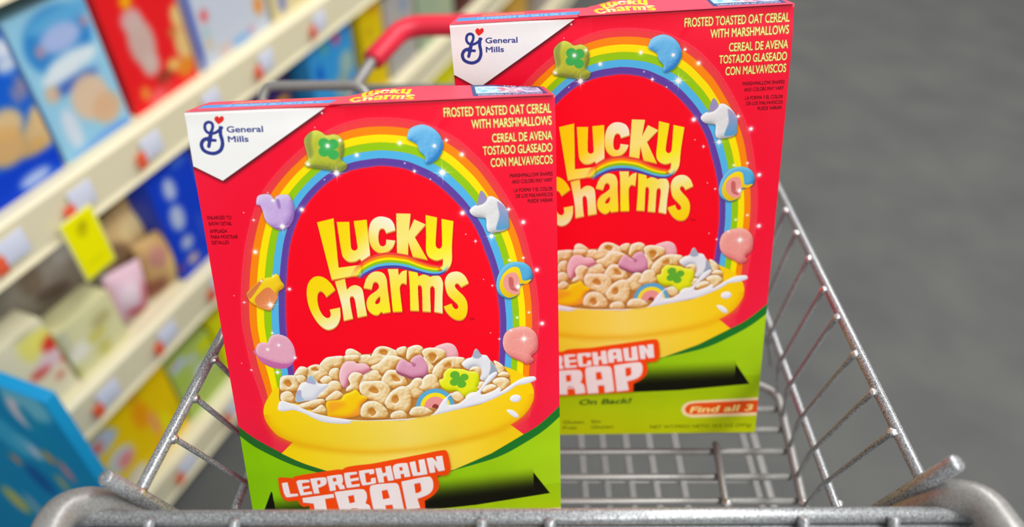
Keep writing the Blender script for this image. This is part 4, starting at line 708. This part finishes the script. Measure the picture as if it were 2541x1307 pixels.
pack('cookie_box', 'purple box with orange lettering, middle shelf behind the grey wire loop', 'box', 0.400, 0.560, 0.395, 0.600, 0.050, 0.060, (66, 44, 110), [(0.524, 0.536, 0.026, 0.009, 0, (238, 182, 30)), (0.586, 0.562, 0.014, 0.01, 0, (124, 72, 62)), (0.624, 0.538, 0.008, 0.006, 0, (226, 160, 70)), (0.529, 0.589, 0.014, 0.008, 0, (130, 130, 140)), (0.479, 0.569, 0.01, 0.006, 0, (52, 48, 150)), (0.468, 0.611, 0.014, 0.01, 0, (90, 80, 100))], group='packages on the middle shelf')
pack('cereal_carton', 'sky blue carton with a pink dot, middle shelf left of the red handle', 'box', 0.590, 0.760, 0.395, 0.645, 0.015, 0.060, (54, 152, 218), [(0.7, 0.603, 0.015, 0.013, 0, (222, 66, 120)), (0.741, 0.614, 0.012, 0.01, 0, (44, 104, 212)), (0.726, 0.534, 0.028, 0.03, 0, (158, 184, 170)), (0.697, 0.493, 0.03, 0.03, 0, (150, 170, 160)), (0.651, 0.602, 0.009, 0.014, 0, (110, 184, 140)), (0.622, 0.555, 0.012, 0.02, 0, (0, 82, 196)), (0.798, 0.495, 0.01, 0.02, 0, (214, 120, 130)), (0.794, 0.615, 0.012, 0.012, 0, (150, 140, 190)), (0.809, 0.535, 0.008, 0.008, 0, (110, 140, 190))], group='packages on the middle shelf')
pack('snack_carton', 'yellow carton at the left bend of the red handle, middle shelf', 'box', 0.800, 0.900, 0.395, 0.640, 0.015, 0.060, (226, 194, 0), [(0.866, 0.605, 0.018, 0.014, 0, (222, 150, 0)), (0.835, 0.559, 0.01, 0.014, 0, (190, 160, 20)), (0.929, 0.58, 0.01, 0.02, 0, (150, 150, 190))], group='packages on the middle shelf')
pack('snack_carton', 'grey and green carton right of the yellow one, middle shelf', 'box', 0.915, 1.060, 0.395, 0.600, 0.015, 0.060, (176, 172, 166), [(1.009, 0.559, 0.02, 0.02, 0, (130, 150, 180)), (1.095, 0.531, 0.02, 0.02, 0, (140, 170, 140)), (0.923, 0.552, 0.012, 0.016, 0, (190, 160, 170))], group='packages on the middle shelf')
pack('snack_carton', 'pale green carton far along the middle shelf', 'box', 1.080, 1.300, 0.395, 0.580, 0.015, 0.060, (160, 176, 146), [(1.236, 0.472, 0.03, 0.01, 0, (190, 186, 150))], group='packages on the middle shelf')
pack('snack_carton', 'maroon carton far along the middle shelf', 'box', 1.320, 1.600, 0.395, 0.560, 0.015, 0.060, (84, 34, 34), [], group='packages on the middle shelf')
pack('cookie_box', 'yellow and orange box with a pale blue and pink lower half, bottom shelf', 'box', -0.205, 0.002, 0.100, 0.310, 0.020, 0.050, (246, 206, 0), [(-0.101, 0.294, 0.03, 0.016, 0, (206, 176, 0)), (-0.072, 0.275, 0.014, 0.016, 0, (232, 176, 20)), (-0.075, 0.226, 0.018, 0.034, 0, (250, 160, 10)), (-0.053, 0.281, 0.01, 0.01, 0, (222, 200, 60)), (-0.059, 0.181, 0.009, 0.034, 0, (246, 160, 110)), (-0.038, 0.154, 0.009, 0.04, 0, (240, 236, 10)), (-0.067, 0.128, 0.014, 0.02, 0, (255, 190, 0)), (-0.009, 0.168, 0.008, 0.02, 0, (226, 200, 0)), (-0.158, 0.253, 0.03, 0.026, 0, (190, 202, 228)), (-0.145, 0.185, 0.03, 0.028, 0, (206, 214, 230)), (-0.135, 0.12, 0.026, 0.02, 0, (222, 214, 210)), (-0.169, 0.25, 0.013, 0.011, 0, (226, 96, 80)), (-0.137, 0.175, 0.018, 0.018, 0, (236, 140, 140)), (-0.194, 0.244, 0.01, 0.01, 0, (190, 226, 150)), (-0.176, 0.18, 0.014, 0.009, 0, (180, 216, 140)), (-0.119, 0.122, 0.008, 0.012, 0, (226, 226, 200)), (-0.135, 0.245, 0.012, 0.008, 0, (170, 190, 230))], group='boxes on the bottom shelf')
pack('cookie_box', 'lime and pale blue box in the middle of the bottom shelf', 'box', 0.010, 0.120, 0.100, 0.255, 0.020, 0.050, (176, 200, 96), [(0.032, 0.247, 0.02, 0.014, 0, (186, 204, 240)), (0.076, 0.186, 0.02, 0.016, 0, (206, 216, 240)), (0.025, 0.255, 0.008, 0.006, 0, (222, 110, 100)), (0.064, 0.229, 0.016, 0.008, 0, (200, 206, 232)), (0.066, 0.273, 0.026, 0.014, 0, (196, 204, 20)), (0.107, 0.231, 0.024, 0.014, 0, (216, 222, 0)), (0.024, 0.203, 0.014, 0.008, 0, (170, 196, 60)), (0.098, 0.18, 0.008, 0.01, 0, (226, 226, 226))], group='boxes on the bottom shelf')
pack('cookie_box', 'bright yellow box on the bottom shelf beside the front cereal box', 'box', 0.130, 0.240, 0.100, 0.255, 0.020, 0.050, (222, 218, 0), [(0.118, 0.152, 0.012, 0.01, 0, (226, 222, 0)), (0.122, 0.115, 0.008, 0.008, 0, (236, 232, 230)), (0.124, 0.213, 0.012, 0.008, 0, (244, 200, 60))], group='boxes on the bottom shelf')
pack('cookie_box', 'golden box standing behind the cart on the bottom shelf', 'box', 0.300, 0.440, 0.100, 0.270, 0.020, 0.060, (230, 190, 40), [], group='boxes on the bottom shelf')
pack('cookie_box', 'dull red box standing behind the cart on the bottom shelf', 'box', 0.460, 0.600, 0.100, 0.270, 0.020, 0.060, (190, 60, 60), [], group='boxes on the bottom shelf')
pack('cookie_box', 'cream box standing behind the cart on the bottom shelf', 'box', 0.620, 0.760, 0.100, 0.270, 0.020, 0.060, (210, 210, 190), [], group='boxes on the bottom shelf')
pack('cookie_box', 'green box standing behind the cart on the bottom shelf', 'box', 0.780, 0.950, 0.100, 0.270, 0.020, 0.060, (60, 120, 60), [], group='boxes on the bottom shelf')
pack('snack_carton', 'bright yellow carton on the bottom shelf, left of the rear cereal box', 'box', 1.135, 1.300, 0.100, 0.310, 0.015, 0.060, (226, 220, 0), [(1.28, 0.212, 0.02, 0.012, 0, (214, 212, 190)), (1.217, 0.346, 0.014, 0.01, 0, (226, 226, 160))], group='boxes on the bottom shelf')
pack('snack_carton', 'maroon carton far along the bottom shelf above the rear cereal box', 'box', 1.420, 1.660, 0.100, 0.310, 0.015, 0.060, (88, 34, 36), [], group='boxes on the bottom shelf')
pack('snack_carton', 'golden carton far along the bottom shelf above the rear cereal box', 'box', 1.720, 1.920, 0.100, 0.300, 0.015, 0.060, (206, 160, 58), [(1.851, 0.215, 0.02, 0.01, 0, (226, 190, 110))], group='boxes on the bottom shelf')
pack('snack_carton', 'grey-brown carton at the far end of the bottom shelf', 'box', 2.020, 2.500, 0.100, 0.280, 0.015, 0.060, (168, 158, 146), [], group='boxes on the bottom shelf')
bag('snack_bag', 'greyish white bag lying behind the yellow boxes, middle shelf', 'bag', -0.046, 0.425, 0.160, 0.190, 0.170, 0.060, (206, 198, 184), [(-0.2, 0.1, 0.02, 0.03, 0, (170, 150, 130)), (0.2, 0.2, 0.03, 0.02, 0, (226, 222, 214)), (0, -0.2, 0.04, 0.02, 0.4, (150, 130, 120))], tilt=0.10, seed=2, lean=0.20, group='film bags on the middle shelf')
bag('snack_bag', 'pink and white bag under the yellow tag, middle shelf', 'bag', -0.005, 0.405, 0.030, 0.078, 0.100, 0.050, (226, 190, 204), [(0.1, -0.3, 0.03, 0.008, 0.2, (200, 40, 60)), (-0.1, 0.1, 0.02, 0.02, 0, (236, 214, 222)), (0.25, -0.1, 0.008, 0.03, 0, (214, 90, 110))], tilt=0.25, seed=3, lean=0.00, group='film bags on the middle shelf')
bag('snack_bag', 'tan bag with a cream top right of the yellow tag, middle shelf', 'bag', 0.100, 0.435, 0.090, 0.120, 0.120, 0.060, (236, 200, 140), [(0.1, 0.2, 0.03, 0.02, 0, (246, 222, 160)), (-0.3, 0, 0.02, 0.03, 0, (150, 120, 90)), (0.3, -0.2, 0.015, 0.03, 0, (190, 130, 110))], tilt=-0.20, seed=4, lean=0.00, group='film bags on the middle shelf')
bag('snack_bag', 'brown and tan bag left of the dark blue box, middle shelf', 'bag', 0.081, 0.397, 0.035, 0.075, 0.115, 0.050, (206, 168, 110), [(-0.1, 0.2, 0.02, 0.02, 0, (190, 130, 120)), (0.2, -0.1, 0.015, 0.03, 0, (226, 190, 120)), (-0.3, -0.3, 0.02, 0.02, 0, (150, 90, 70))], tilt=0.10, seed=5, lean=0.00, group='film bags on the middle shelf')
bag('snack_bag', 'small dark brown bag in the shade of the upper shelf', 'bag', 0.162, 0.455, 0.200, 0.140, 0.120, 0.050, (120, 98, 70), [(0.1, 0.1, 0.03, 0.02, 0, (150, 130, 80))], tilt=0.20, seed=6, lean=0.00, group='film bags on the middle shelf')
bag('snack_bag', 'grey bag deep on the middle shelf below the orange price spot', 'bag', 0.282, 0.445, 0.200, 0.160, 0.140, 0.050, (170, 162, 158), [(0.1, 0.1, 0.03, 0.02, 0, (196, 190, 186))], tilt=0.00, seed=7, lean=0.00, group='film bags on the middle shelf')
t_ = pack('display_box', 'tall teal box standing on end in the lower left corner of the picture', 'box', 0, 0.413, 0, 0.644, 0, .018, (0, 146, 202), [(0.376, 0.626, 0.036, 0.033600000000000005, 0, (120, 205, 232)), (0.353, 0.592, 0.0198, 0.033600000000000005, 0, (240, 220, 228)), (0.284, 0.516, 0.027, 0.048, 0, (60, 180, 225)), (0.311, 0.503, 0.0216, 0.028799999999999996, 0, (90, 190, 228)), (0.363, 0.548, 0.0144, 0.072, 0, (0, 150, 200)), (0.256, 0.446, 0.0081, 0.014399999999999998, 0, (232, 150, 90)), (0.319, 0.498, 0.0081, 0.016800000000000002, 0, (214, 216, 236)), (0.342, 0.497, 0.0081, 0.016800000000000002, 0, (230, 160, 70)), (0.36, 0.475, 0.0072, 0.028799999999999996, 0, (236, 140, 140)), (0.329, 0.428, 0.0063, 0.024, 0, (230, 190, 90)), (0.279, 0.409, 0.0198, 0.0384, 0, (0, 96, 170)), (0.16, 0.283, 0.0198, 0.0384, 0, (206, 204, 96)), (0.202, 0.286, 0.0108, 0.043199999999999995, 0, (150, 190, 210)), (0.177, 0.339, 0.0144, 0.024, 0, (0, 150, 205)), (0.265, 0.314, 0.0144, 0.033600000000000005, 0, (90, 150, 200))])
on_shelf(t_, -.298, .20, 0, -math.pi / 2)

# price labels in the channels: a white card with an orange corner
def price_label(a, z, cc, label, rot=0.0):
    t = empty('price_label'); 
    bm = bmesh.new(); box_bm(bm, -.021, .021, -.0008, 0, -.018, .020, .0003); build('card', bm, flat((222, 226, 244), .4), t)
    bm = bmesh.new(); box_bm(bm, -.036, -.018, -.0016, -.0007, -.024, .002, .0003); build('price_spot', bm, flat((240, 96, 58), .4), t)
    on_shelf(t, a, cc, z); tag(t, label, 'price label', 'price labels on the shelf edges'); return t
price_label(0.129, 0.680, -0.0115, 'price card on the upper shelf edge by the corner of the pale blue box')
price_label(-0.014, 0.680, -0.0115, 'price card on the upper shelf edge by the top of the yellow tag')
price_label(-0.133, 0.680, -0.0115, 'price card on the upper shelf edge by the deep blue box at far left')
price_label(0.276, 0.680, -0.0115, 'price card on the upper shelf edge by the red box on the upper shelf')
price_label(0.434, 0.680, -0.0115, 'price card on the upper shelf edge by the dark blue and grey box')
price_label(0.617, 0.680, -0.0115, 'price card on the upper shelf edge by the sky blue carton near the handle')
price_label(-0.122, 0.358, -0.0115, 'price card on the middle shelf edge under the pale yellow-green box')
price_label(0.019, 0.358, -0.0115, 'price card on the middle shelf edge under the small bags')
price_label(0.162, 0.358, -0.0115, 'price card on the middle shelf edge under the dark blue box with white ovals')
price_label(0.871, 0.358, -0.0115, 'price card on the middle shelf edge under the grey carton near the handle')
price_label(-0.058, 0.063, -0.0115, 'price card on the lowest shelf edge near the cart rail at the lower left')
price_label(0.090, 0.063, -0.0115, 'price card on the lowest shelf edge near the wire beside the front cereal box')
t = empty('sale_tag')
bm = bmesh.new(); box_bm(bm, -.0275, .0275, -.0008, 0, -.104, 0, .0003); build('card', bm, flat((250, 244, 0), .45), t)
bm = bmesh.new(); box_bm(bm, -.0295, .0295, .0002, .0012, -.106, .002, .0003); build('clear_sleeve', bm, flat((232, 230, 190), .2), t)
P_ = Print(50, 98, 1.5, (250, 244, 0), seed=9)
P_.fill(oval(24, 22, 9, 12), (196, 186, 0), .8, soft=3); P_.fill(oval(30, 16, 6, 6), (150, 140, 10), .5, soft=2.5); P_.fill(oval(24, 78, 18, 3), (226, 218, 0), .8, soft=2)
yy, xx = np.mgrid[0:P_.ny, 0:P_.nx]; grid_mesh('print', xx * .0015 - .025, np.full(xx.shape, -.0011), -.003 - yy * .0015, P_.C, M['print'], t)
on_shelf(t, -.041, -.018, .668); tag(t, 'bright yellow sale tag hanging from the upper shelf edge', 'tag')
